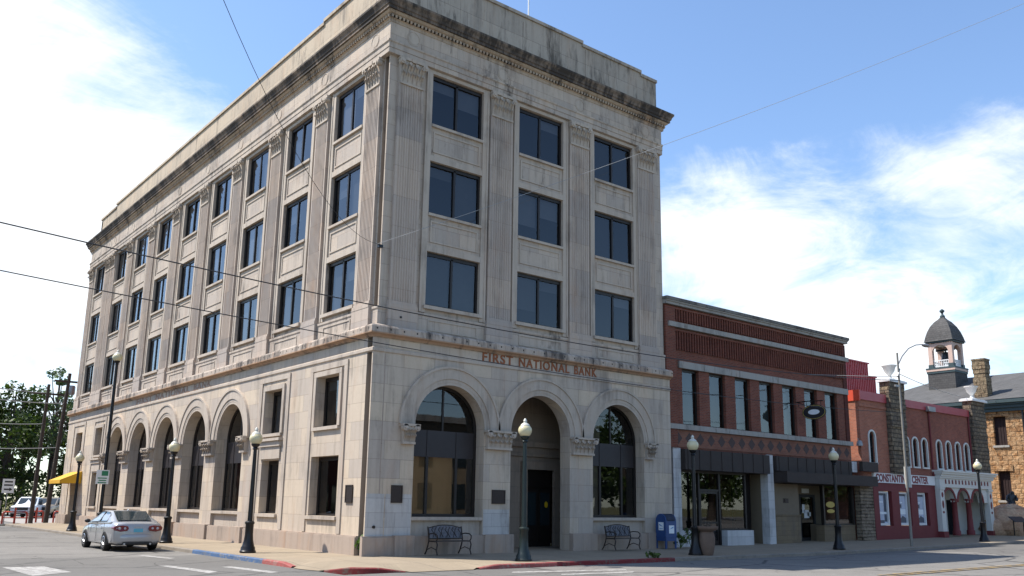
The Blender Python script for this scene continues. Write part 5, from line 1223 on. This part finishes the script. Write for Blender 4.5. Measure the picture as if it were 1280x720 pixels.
for sx in (-1, 1):
    for sy in (-1, 1): mb = MB(); mb.box(sx*(w-.03)-.03, sx*(w-.03)+.03, sy*(d-.03)-.03, sy*(d-.03)+.03, 0, .32); mb.build('leg', 'mail_blue', mbx, local=True)
mb = MB(); mb.box(-w-.006, -w-.001, -.17, .12, .72, 1.04); mb.box(-.12, .17, -d-.006, -d-.001, .60, .92); mb.build('decal', 'decal_white', mbx, local=True)
mb = MB(); mb.add([(-w-.009, -.14, .86), (-w-.009, .08, .92), (-w-.009, .09, .98), (-w-.009, -.02, .93)], [(0, 1, 2, 3)]); mb.box(-w-.009, -w-.0065, -.12, .07, .77, .80); mb.add([(-.09, -d-.009, .76), (.12, -d-.009, .82), (.14, -d-.009, .88), (.03, -d-.009, .83)], [(0, 1, 2, 3)]); mb.build('decal_print', 'decal_blue', mbx, local=True)
mb = MB(); mb.box(-w-.01, w+.01, -d-.012, d+.012, .44, .475); mb.build('rib', 'mail_blue', mbx, local=True)
# planter
pt = thing('planter_urn', 'tall weathered terracotta planter urn standing by the globe lamp', 'planter', (12.12, -3.98, -.02))
mb = MB(); mb.lathe([(.22, 0), (.25, .06), (.30, .35), (.32, .6), (.29, .78), (.25, .84), (.40, .92), (.44, .97), (.44, 1.04), (.36, 1.04), (.33, .96)], (0, 0, 0), 20); mb.build('pot', 'terracotta', pt, local=True)
mb = MB(); mb.lathe([(.34, .98), (.05, .99)], (0, 0, 0), 16); mb.build('soil', 'soil', pt, local=True)
mb = MB(); rn = random.Random(2)
for i in range(14):
    a = rn.uniform(0, 6.28); r = rn.uniform(.05, .25); mb.tube([(r*.5*cos(a), r*.5*sin(a), .98), (r*cos(a), r*sin(a), 1.08+rn.uniform(0, .16))], .012, 4)
mb.build('dry_stems', 'bark', pt, local=True)

# ------------------------------------------------------------------ plants and trees
def leaves(mb, c, r, n, s, rn, shell=.55):
    for _ in range(n):
        while True:
            v = Vector((rn.uniform(-1, 1), rn.uniform(-1, 1), rn.uniform(-1, 1)))
            if shell < v.length < 1: break
        p = Vector(c)+Vector((v.x*r[0], v.y*r[1], v.z*r[2]))
        a = Vector((rn.gauss(0, 1), rn.gauss(0, 1), rn.gauss(0, .7))).normalized(); b = a.cross(Vector((rn.gauss(0, 1), rn.gauss(0, 1), rn.gauss(0, 1)))).normalized()
        q = s*rn.uniform(.6, 1.35); a *= q; b *= q*.55
        mb.add([p-a*.5, p+b*.5, p+a*.55, p-b*.5], [(0, 1, 2, 3)])
def tree(loc, H, R, label, leaf, seed, nclump=34, per=95, ls=.42, base=.22, airy=False, group='trees beyond the bank'):
    rn = random.Random(seed); t = thing('tree', label, 'tree', loc, 0, group)
    mb = MB(); bend = rn.uniform(-.4, .4)
    trunk = [(0, 0, -.2), (bend*.3, .1, H*.15), (bend*.8, .2, H*.3), (bend, .1, H*.5), (bend*1.2, 0, H*.72), (bend, .1, H*.9)]
    mb.tube(trunk, [R*.10+.06, R*.075+.05, R*.062+.04, R*.045+.03, .10, .04], 9)
    cr = MB(); rz = H*(1-base)/2; cz = H*base+rz
    for i in range(nclump):
        while True:
            v = Vector((rn.uniform(-1, 1), rn.uniform(-1, 1), rn.uniform(-1, 1)))
            if .25 < v.length < 1: break
        prof = 1-.25*max(0, v.z)
        c = Vector((v.x*R*.82*prof+bend, v.y*R*.82*prof, cz+v.z*rz*.88)); cs = R*rn.uniform(.20, .36)*(0.8 if airy else 1)
        k = rn.uniform(.25, .6); st = Vector(trunk[2]).lerp(Vector(trunk[4]), rn.random())
        if i % 2 == 0 or airy: mb.tube([st, st.lerp(c, .5)+Vector((0, 0, .3)), c], [.11, .07, .025], 5)
        leaves(cr, c, (cs, cs, cs*.75), per, ls, rn, .35)
    mb.build('trunk', 'bark', t, local=True); cr.build('crown', leaf, t, local=True, fix=False)
    return t
tree((-3.6, 80, 0), 14.6, 5.2, 'dense dark tree at the far left edge of the street', 'leaf_a', 1, 44, 120, .46, .12)
tree((1.4, 74, 0), 13.6, 4.6, 'dense dark green tree behind the white directional sign', 'leaf_a', 2, 44, 120, .44, .10)
tree((5.2, 84, 0), 14.2, 4.6, 'olive green tree directly behind the white pickup', 'leaf_b', 3, 36, 105, .44, .10)
tree((6.3, 76, 0), 15.8, 3.0, 'tall airy pale green tree reaching above the utility poles', 'leaf_c', 4, 30, 60, .36, .34, True)
tree((9.6, 82, 0), 12.4, 4.0, 'dark tree showing beside the far corner of the bank', 'leaf_a', 5, 34, 110, .44, .08)
tree((8.0, 72, 0), 8.6, 2.6, 'short full tree filling the gap below the airy tree', 'leaf_b', 7, 34, 110, .40, .02)
tree((-8.0, 92, 0), 12.0, 5.0, 'broad tree farthest down the side street', 'leaf_b', 6, 36, 110, .5, .12)
hd = MB(); rn = random.Random(9)
for i in range(26): x = -6+i*.85; leaves(hd, (x, 70+rn.uniform(-1.5, 1.5), 1.3+rn.uniform(-.3, .8)), (1.2, 1.2, 1.5), 110, .36, rn, .3)
tag(hd.build('hedge', 'leaf_a', fix=False), 'dark tangled hedge behind the parked vehicles and red rails', 'hedge')
def weed(loc, h, label, leaf, n, seed, spread=.25):
    rn = random.Random(seed); t = thing('weed_plant', label, 'plant', loc)
    mb = MB(); lf = MB()
    for i in range(n):
        a = rn.uniform(0, 6.28); e = Vector((cos(a)*spread*rn.random(), sin(a)*spread*rn.random(), h*rn.uniform(.4, 1)))
        mb.tube([(0, 0, 0), e*.5+Vector((0, 0, .04)), e], .008, 4); leaves(lf, e, (.09, .09, .08), 7, .13, rn, .0)
    mb.build('stems', 'leaf_d', t, local=True); lf.build('leaves', leaf, t, local=True, fix=False); return t
weed((-.27, -.08, .0), .60, 'bright green weed growing at the foot of the bank corner', 'leaf_d', 14, 1, .14)
weed((14.15, -1.0, .05), .55, 'leafy dark green plant beside the blue mailbox', 'leaf_b', 16, 2, .42)
weed((14.75, -1.05, .05), .75, 'taller leafy plant against the white block pier', 'leaf_b', 18, 3, .40)
weed((8.9, -4.3, -.03), .16, 'low tuft of grass growing on the kerb before the second bench', 'leaf_b', 8, 4, .3)

# ------------------------------------------------------------------ vehicles
def loft(mb, secs, close=True):
    n = len(secs[0]); vs = [v for s_ in secs for v in s_]
    fs = [(i*n+k, i*n+(k+1) % n, (i+1)*n+(k+1) % n, (i+1)*n+k) for i in range(len(secs)-1) for k in range(n)]
    if close: fs += [tuple(range(n)), tuple((len(secs)-1)*n+k for k in range(n))]
    o = mb.sm; mb.sm = True; mb.add(vs, fs); mb.sm = o
def wheel_part(parent, x, y, r, side, wd=.21):
    mb = MB(); mb.lathe([(r*.62, -wd/2), (r*.93, -wd/2), (r, -wd*.35), (r, wd*.35), (r*.93, wd/2), (r*.62, wd/2)], (x, y, r), 24, 'x'); o = mb.build('wheel', 'tyre', parent, local=True)
    mb = MB(); xs = x+side*wd*.5
    mb.lathe([(r*.64, -.02), (r*.64, .0), (r*.56, .012), (r*.52, -.05), (.02, -.03)] if side > 0 else [(r*.64, .02), (r*.64, .0), (r*.56, -.012), (r*.52, .05), (.02, .03)], (xs, y, r), 24, 'x')
    for k in range(5):
        t = 2*pi*k/5; a = Vector((xs+side*.008, y+cos(t)*.05, r+sin(t)*.05)); b = Vector((xs+side*.008, y+cos(t)*r*.58, r+sin(t)*r*.58)); mb.tube([a, b], [.04, .028], 5)
    mb.build('rim', 'rim', o, local=True)
def sedan(loc, rz, label):
    t = thing('parked_car', label, 'car', loc, rz)
    # y = 0 rear bumper, y = 4.7 front bumper; sections: (y, half width, z bottom, z shoulder, z deck)
    st = [(0.0, .78, .36, .72, .93), (.02, .81, .30, .75, .965), (.10, .86, .26, .78, 1.01), (.35, .885, .24, .80, 1.035), (.9, .895, .22, .80, 1.02), (1.6, .90, .20, .78, .97), (2.6, .90, .20, .76, .95), (3.2, .895, .20, .75, .95), (3.7, .885, .22, .73, .90), (4.2, .86, .24, .68, .82), (4.55, .78, .27, .60, .72), (4.68, .62, .34, .52, .60)]
    secs = []
    for y, w, zb, zs, zd in st:
        h = [(.0, zb), (w*.80, zb), (w*.955, zb+.06), (w*.985, zb+.2), (w, (zb+zs)/2+.04), (w*.985, zs), (w*.95, zs+(zd-zs)*.6), (w*.86, zd-.015), (w*.5, zd+.012), (0, zd+.018)]
        secs.append([(x, y, z) for x, z in h]+[(-x, y, z) for x, z in reversed(h[1:-1])])
    mb = MB(); loft(mb, secs); mb.build('body', 'car_silver', t, local=True)
    # greenhouse: roof and pillars in body colour, glass set just proud of it
    gh = [(.52, .70, 1.02, 1.03), (.95, .66, 1.0, 1.27), (1.35, .625, .98, 1.40), (1.9, .61, .96, 1.435), (2.5, .605, .95, 1.42), (2.85, .62, .95, 1.34), (3.25, .66, .95, 1.14), (3.62, .72, .92, .93)]
    gs = []
    for y, wt, zb, zt in gh:
        wb = .835; h = [(0, zb-.05), (wb, zb-.05), (wb, zb), (wb+(wt-wb)*.55*min(1, (zt-zb)/.3), zb+(zt-zb)*.55), (wt*.98, zt-.05*min(1, (zt-zb)/.3)), (wt*.86, zt-.012), (0, zt)]
        gs.append([(x, y, z) for x, z in h]+[(-x, y, z) for x, z in reversed(h[1:-1])])
    mb = MB(); loft(mb, gs); mb.build('roof', 'car_silver', t, local=True)
    def side_x(y, z):
        for a, b in zip(gh, gh[1:]):
            if a[0] <= y <= b[0]:
                f = (y-a[0])/(b[0]-a[0]); wt = a[1]+(b[1]-a[1])*f; zb = a[2]+(b[2]-a[2])*f; zt = a[3]+(b[3]-a[3])*f
                q = min(1, max(0, (z-zb)/max(.05, zt-.05-zb))); return .835+(wt*.98-.835)*q
        return .8
    for s in (-1, 1):
        for poly in ([(1.05, 1.03), (1.98, 1.01), (1.98, 1.375), (1.45, 1.36), (1.2, 1.26)], [(2.06, 1.01), (3.22, .99), (2.78, 1.30), (2.5, 1.37), (2.06, 1.38)]):
            mb = MB(); mb.add([(s*(side_x(y, z)+.012), y, z) for y, z in poly], [tuple(range(len(poly)))]); mb.build('side_window', 'car_glass', t, local=True)
            mb = MB(); mb.tube([(s*(side_x(y, z)+.014), y, z) for y, z in poly+poly[:1]], .016, 4); mb.build('window_seal', 'black_trim', t, local=True)
        mb = MB(); mb.tube([(s*.90, 2.05, .99), (s*.87, 3.2, .97)], .012, 5); mb.build('belt_trim', 'black_trim', t, local=True)
        mb = MB(); mb.sphere((s*1.0, 3.02, 1.02), .11, .07, .075, 10, 7); mb.build('wing_mirror', 'black_trim', t, local=True)
        for y in (1.02, 2.02, 3.15): mb = MB(); mb.tube([(s*.905, y, .98), (s*.915, y+.02, .7), (s*.912, y+.02, .30)], .006, 4); mb.build('door_seam', 'black_trim', t, local=True)
        for y in (1.35, 2.45): mb = MB(); mb.tube([(s*.905, y, .84), (s*.925, y+.08, .845), (s*.905, y+.17, .84)], .015, 5); mb.build('door_handle', 'car_silver', t, local=True)
        lens = [(.34, .80), (.38, .725), (.62, .69), (.83, .74), (.87, .83), (.81, .905), (.55, .925), (.37, .895)]
        mb = MB(); n = len(lens); f_in = lambda x: .10 if x > .7 else .03
        mb.add([(s*x, f_in(x)+(.16 if x > .75 else 0), z) for x, z in lens]+[(s*x, -.055+max(0, x-.62)*.32, z) for x, z in [(cx_*.97+.018, (cz_-.81)*.9+.81) for cx_, cz_ in lens]], [tuple(range(n)), tuple(range(2*n-1, n-1, -1))]+[(i, (i+1) % n, n+(i+1) % n, n+i) for i in range(n)]); mb.build('tail_lamp', 'tail_red', t, local=True)
        for q, rr in ((.48, .045), (.66, .05)):
            mb = MB(); mb.sphere((s*q, -.057+max(0, q-.62)*.32, .815), rr, .02, rr*.95, 12, 6); mb.build('reversing_lens', 'tail_clear', t, local=True)
        mb = MB(); mb.tube([(s*.45, .05, .27), (s*.45, -.04, .27)], .035, 10); mb.build('exhaust_tip', 'rim', t, local=True)
        for y in (.92, 3.62):
            ring = [(y+.37*cos(a), .31+.37*sin(a)) for a in lin(-.25, pi+.25, 18)]
            mb = MB(); mb.prism(lambda u, p, z: (s*(.80+p), u, z), ring, 0, .108 if y < 2 else .10); mb.build('wheel_arch', 'black_trim', t, local=True)
            wheel_part(t, s*.815, y, .325, s, .22)
    mb = MB(); mb.add([(-.60, .60, 1.06), (.60, .60, 1.06), (.585, 1.27, 1.375), (-.585, 1.27, 1.375)], [(0, 1, 2, 3)])
    for i in range(4): mb.v[i] = (mb.v[i][0], mb.v[i][1]-.03, mb.v[i][2]+.035)
    mb.build('rear_window', 'car_glass', t, local=True)
    mb = MB(); mb.add([(-.62, 3.58, .97), (.62, 3.58, .97), (.56, 2.83, 1.37), (-.56, 2.83, 1.37)], [(0, 1, 2, 3)]); mb.build('windscreen', 'car_glass', t, local=True)
    mb = MB(); mb.box(-.16, .16, -.016, .05, .68, .80); mb.build('licence_plate', 'plate', t, local=True)
    mb = MB(); mb.box(-.50, .50, -.02, .2, .265, .335); mb.build('bumper_insert', 'black_trim', t, local=True)
    mb = MB(); mb.box(-.17, .17, -.02, .05, .845, .865); mb.build('boot_handle', 'rim', t, local=True)
    mb = MB(); loft(mb, [[(x, y+.10*min(1, abs(x)/.86)**4*2.2, z) for y, z in ((.05, .33), (-.035, .36), (-.055, .44), (-.055, .54), (-.03, .60), (.05, .615))] for x in lin(-.875, .875, 14)])
    mb.build('rear_bumper', 'car_silver', t, local=True)
    mb = MB(); mb.box(-.68, .68, .10, 4.3, .22, .30); mb.build('underside', 'black_trim', t, local=True)
    mb = MB(); mb.sphere((0, 1.5, 1.44), .03, .09, .04, 8, 6); mb.build('aerial_fin', 'car_silver', t, local=True)
    return t
sedan((-4.69, 8.28, ROADZ), 0, 'silver four door sedan parked at the kerb seen from its rear left')
def truck(loc, rz, label, name, cat, paint, suv):
    t = thing(name, label, cat, loc, rz)
    Ln = 4.9
    st = [(0, .82, .5, .9, 1.05), (.08, .93, .42, .95, 1.12), (.5, .96, .40, .95, 1.14), (3.2, .96, .40, .95, 1.12), (3.6, .95, .40, .95, 1.10), (4.6, .92, .42, .90, 1.02), (4.85, .86, .45, .85, .95), (4.92, .75, .5, .8, .86)]
    secs = []
    for y, w, zb, zs, zd in st:
        h = [(0, zb), (w*.9, zb), (w, zb+.15), (w, zs), (w*.93, zd), (0, zd+.02)]; secs.append([(x, y, z) for x, z in h]+[(-x, y, z) for x, z in reversed(h[1:-1])])
    mb = MB(); loft(mb, secs); mb.build('body', paint, t, local=True)
    gh = [(.15, .82, 1.1), (.35, .78, 1.72), (2.4, .76, 1.78), (2.75, .75, 1.72), (3.5, .84, 1.1)] if suv else [(1.6, .84, 1.1), (1.75, .78, 1.72), (2.6, .76, 1.78), (2.85, .76, 1.72), (3.55, .86, 1.1)]
    gs = []
    for y, w, z in gh:
        h = [(0, 1.05), (.88, 1.05), (.88, 1.1), (w, max(1.12, z-.06)), (w*.9, max(1.13, z)), (0, max(1.14, z+.02))]; gs.append([(x, y, zz_) for x, zz_ in h]+[(-x, y, zz_) for x, zz_ in reversed(h[1:-1])])
    mb = MB(); loft(mb, gs); mb.build('cab', paint, t, local=True)
    mb = MB(); y0, y1 = gh[-1][0], gh[-2][0]; mb.add([(-.72, y0-.03, 1.16), (.72, y0-.03, 1.16), (.66, y1+.06, 1.69), (-.66, y1+.06, 1.69)], [(0, 1, 2, 3)]); mb.build('windscreen', 'car_glass', t, local=True)
    for s in (-1, 1):
        ys = (gh[1][0]+.08, gh[-2][0]-.02); mb = MB(); mb.add([(s*.885, ys[0], 1.18), (s*.885, ys[1]+.45, 1.18), (s*.80, ys[1], 1.64), (s*.80, ys[0], 1.64)], [(0, 1, 2, 3)]); mb.build('side_window', 'car_glass', t, local=True)
        mb = MB(); mb.box(s*.72-.17, s*.72+.17, 4.80, 4.92, .74, .92); mb.build('headlight', 'tail_clear', t, local=True)
        mb = MB(); mb.box(s*1.02-.1, s*1.02+.1, 3.1, 3.2, 1.12, 1.34); mb.build('wing_mirror', 'black_trim', t, local=True)
        for y in (.95, 3.95): wheel_part(t, s*.85, y, .38, s, .25)
    mb = MB(); mb.box(-.52, .52, 4.84, 4.935, .68, .93); mb.build('grille', 'black_trim', t, local=True)
    mb = MB(); mb.box(-.92, .92, 4.82, 5.0, .42, .60); mb.build('front_bumper', 'rim' if not suv else paint, t, local=True)
    mb = MB(); mb.box(-.85, .85, .1, 4.7, .34, .45); mb.build('underside', 'black_trim', t, local=True)
    return t
truck((3.0, 64.2, -.07), radians(155), 'white pickup parked facing the street behind the red rails', 'parked_pickup', 'pickup truck', 'car_white', False)
truck((5.2, 66.0, -.07), radians(150), 'tan sport utility vehicle parked beside the white pickup', 'parked_suv', 'suv', 'car_tan', True)
# red rails at the end of the sidewalk
def rail(loc, rz, w, label):
    t = thing('red_rail', label, 'rail', loc, rz, 'red painted rails by the parking lot')
    mb = MB(); mb.tube([(-w, 0, 0), (-w, 0, .62)]+[(-w+.16*(1-cos(a)), 0, .62+.16*sin(a)) for a in lin(0, pi/2, 6)]+[(w-.16*(1-cos(a)), 0, .62+.16*sin(a)) for a in reversed(lin(0, pi/2, 6))]+[(w, 0, .62), (w, 0, 0)], .06, 8); mb.build('hoop', 'red_rail', t, local=True)
    mb = MB(); mb.tube([(0, 0, 0), (0, 0, 1.05)], .065, 8); mb.build('centre_post', 'red_rail', t, local=True)
    mb = MB(); mb.tube([(-w, 0, .4), (w, 0, .4)], .03, 6); mb.build('cross_bar', 'red_rail', t, local=True)
rail((-2.75, 41.6, -.05), 0, .72, 'red tubular rail farthest left beside the white directional sign')
rail((-.75, 45.2, -.05), radians(20), .5, 'red rail between the two wooden utility poles')
rail((.65, 44.5, -.05), radians(10), .45, 'red rail closest to the far corner of the bank')
dsg = thing('directional_sign', 'white rectangular sign with black lines and arrow on a grey post', 'sign', (-3.25, 42.3, -.1))
mb = MB(); mb.tube([(0, 0, 0), (0, 0, 2.95)], .03, 6); mb.build('post', 'galv', dsg, local=True)
mb = MB(); mb.box(-.36, .36, -.05, -.03, 2.05, 2.98); mb.build('plate', 'sign_white', dsg, local=True)
mb = MB()
for i, (a, b) in enumerate(((-.24, .24), (-.26, .26))): mb.box(a, b, -.056, -.0505, 2.74-i*.22, 2.84-i*.22)
mb.add([(-.24, -.056, 2.24), (.08, -.056, 2.24), (.08, -.056, 2.17), (.27, -.056, 2.29), (.08, -.056, 2.41), (.08, -.056, 2.34), (-.24, -.056, 2.34)], [tuple(range(7))]); mb.build('arrow_print', 'sign_black', dsg, local=True)
bs = thing('small_post_sign', 'small pale sign on a low post at the far left edge', 'sign', (-3.65, 42.6, -.1))
mb = MB(); mb.tube([(0, 0, 0), (0, 0, 1.4)], .03, 6); mb.build('post', 'galv', bs, local=True)
mb = MB(); mb.box(-.16, .16, -.05, -.03, 1.0, 1.55); mb.build('plate', 'concrete_rubble', bs, local=True)
mb = MB(); mb.prism(lambda u, p, z: (u, p, z), [(-.42, .2), (-.1, .2), (-.30, 1.6), (-.42, 1.6)], 0, .3)
yb_ = mb.build('yellow_marker', 'yellow'); yb_.location = (-3.4, 43.2, -.1); tag(yb_, 'yellow slanted marker post standing behind the small pale sign', 'marker')

# ------------------------------------------------------------------ boulder memorial by the sandstone building
bz = .33
mb = MB(); mb.sphere((0, 0, .55), 2.0, 1.2, 1.35, 14, 9, .10, 4); o = mb.build('boulder', 'boulder'); o.location = (46.9, -.7, bz); tag(o, 'large pink boulder carrying a dark statue before the sandstone wall', 'boulder')
mb = MB(); mb.sphere((0, 0, .3), 1.1, .8, .75, 12, 8, .12, 8); o = mb.build('boulder', 'boulder'); o.location = (45.3, -.3, bz); tag(o, 'smaller low boulder next to the white portico pilaster', 'boulder')
me = bpy.data.meshes.new('statue'); V = [(0, 0, 0), (.03, .02, .32), (.08, -.02, .62), (.12, -.06, .76), (.16, -.12, .94), (-.16, .0, .58), (-.26, -.16, .34), (-.10, -.36, .30), (.30, -.06, .58), (.38, -.24, .36), (.22, -.42, .34), (-.16, -.36, .12), (-.18, -.44, -.30), (.16, -.30, .02), (.22, -.02, -.26), (.24, .25, -.30)]
Ed = [(0, 1), (1, 2), (2, 3), (3, 4), (2, 5), (5, 6), (6, 7), (2, 8), (8, 9), (9, 10), (0, 11), (11, 12), (0, 13), (13, 14), (14, 15)]
RD = [.20, .19, .20, .09, .15, .10, .075, .06, .10, .075, .06, .13, .085, .13, .10, .08]
me.from_pydata(V, Ed, []); so = bpy.data.objects.new('statue', me); col.objects.link(so); md = so.modifiers.new('skin', 'SKIN'); ms = so.modifiers.new('sub', 'SUBSURF'); ms.levels = ms.render_levels = 1
for v, r in zip(me.skin_vertices[0].data, RD): v.radius = (r, r)
me.skin_vertices[0].data[0].use_root = True
me.materials.append(M['bronze_statue']); so.location = (46.9, -.8, 2.12); so.rotation_euler = (0, 0, radians(-60)); tag(so, 'dark bronze seated figure statue on top of the pink boulder', 'statue')
ifs = thing('information_stand', 'low dark information stand on two legs in front of the boulder', 'stand', (45.0, -1.9, .3), radians(-20))
for x in (-.4, .4): mb = MB(); mb.tube([(x, 0, 0), (x, 0, .95)], .04, 6); mb.build('leg', 'black_metal', ifs, local=True)
mb = MB(); mb.add([(-.55, -.22, .85), (.55, -.22, .85), (.55, .22, 1.15), (-.55, .22, 1.15), (-.55, -.22, .81), (.55, -.22, .81), (.55, .22, 1.11), (-.55, .22, 1.11)], [(0, 1, 2, 3), (4, 7, 6, 5), (0, 4, 5, 1), (1, 5, 6, 2), (2, 6, 7, 3), (3, 7, 4, 0)]); mb.build('panel', 'bronze_statue', ifs, local=True)
sh = MB(); rn = random.Random(12)
for i in range(12): leaves(sh, (50.2+rn.uniform(-1, 1), -.9+rn.uniform(-.8, .8), .9+rn.uniform(0, .9)), (.6, .6, .5), 90, .16, rn, .2)
tag(sh.build('shrub', 'leaf_b', fix=False), 'low green shrub at the right edge behind the pink boulder', 'shrub')

# ------------------------------------------------------------------ across the streets, seen only in the window reflections
br2 = thing('brick_row_building', 'long brown brick row across the side street mirrored in the west arched windows', 'shop building', (-26, 30, -.2))
mb = MB(); mb.box(-40, -26, -4, 130, -.2, 9.2); mb.build('brick_wall', 'brick_dark', br2)
mb = MB(); mb.box(-40.2, -25.7, -4.2, 130.2, 9.2, 9.7); mb.build('cornice', 'sandtrim', br2)
for i in range(20): mb = MB(); y = 0+i*6.4; mb.box(-26, -25.95, y, y+3.6, .4, 3.2); mb.build('shop_window', 'car_glass', br2); mb = MB(); mb.box(-26, -25.95, y+.8, y+2.4, 5, 7.4); mb.build('window', 'car_glass', br2)
sr = thing('shop_row', 'plain brick shop row down the main street mirrored in the shop windows', 'shop building', (110, -34, -.2))
mb = MB(); mb.box(108, 190, -50, -32, -.2, 9.5); mb.build('brick_wall', 'brick_band', sr)
for i in range(9): mb = MB(); mb.box(110+i*8.5, 115+i*8.5, -32, -31.95, .5, 3.4); mb.build('shop_window', 'car_glass', sr)
ct = thing('courthouse', 'tan brick building across the street mirrored in the bank windows', 'public building', (22, -46, -.2))
mb = MB(); mb.box(14, 44, -62, -46, -.2, 9.5); mb.build('brick_wall', 'tan_block', ct)
for i in range(7): mb = MB(); x = 16+i*4; mb.box(x, x+1.6, -46.0, -45.95, 1.2, 3.6); mb.box(x, x+1.6, -46.0, -45.95, 5.2, 7.6); mb.build('window', 'car_glass', ct)
mb = MB(); mb.box(13.6, 44.4, -62.4, -45.6, 9.5, 10.1); mb.build('cornice', 'sandtrim', ct)
for i, (x, y, h) in enumerate(((50, -40, 10), (58, -44, 12), (66, -38, 11), (75, -44, 12), (4, -46, 11), (84, -40, 11), (94, -42, 12), (103, -46, 13))):
    tree((x, y, -.2), h, h*.42, 'leafy street tree across the road opposite the bank', 'leaf_b', 40+i, 26, 70, .6, .15, group='street trees opposite the bank')
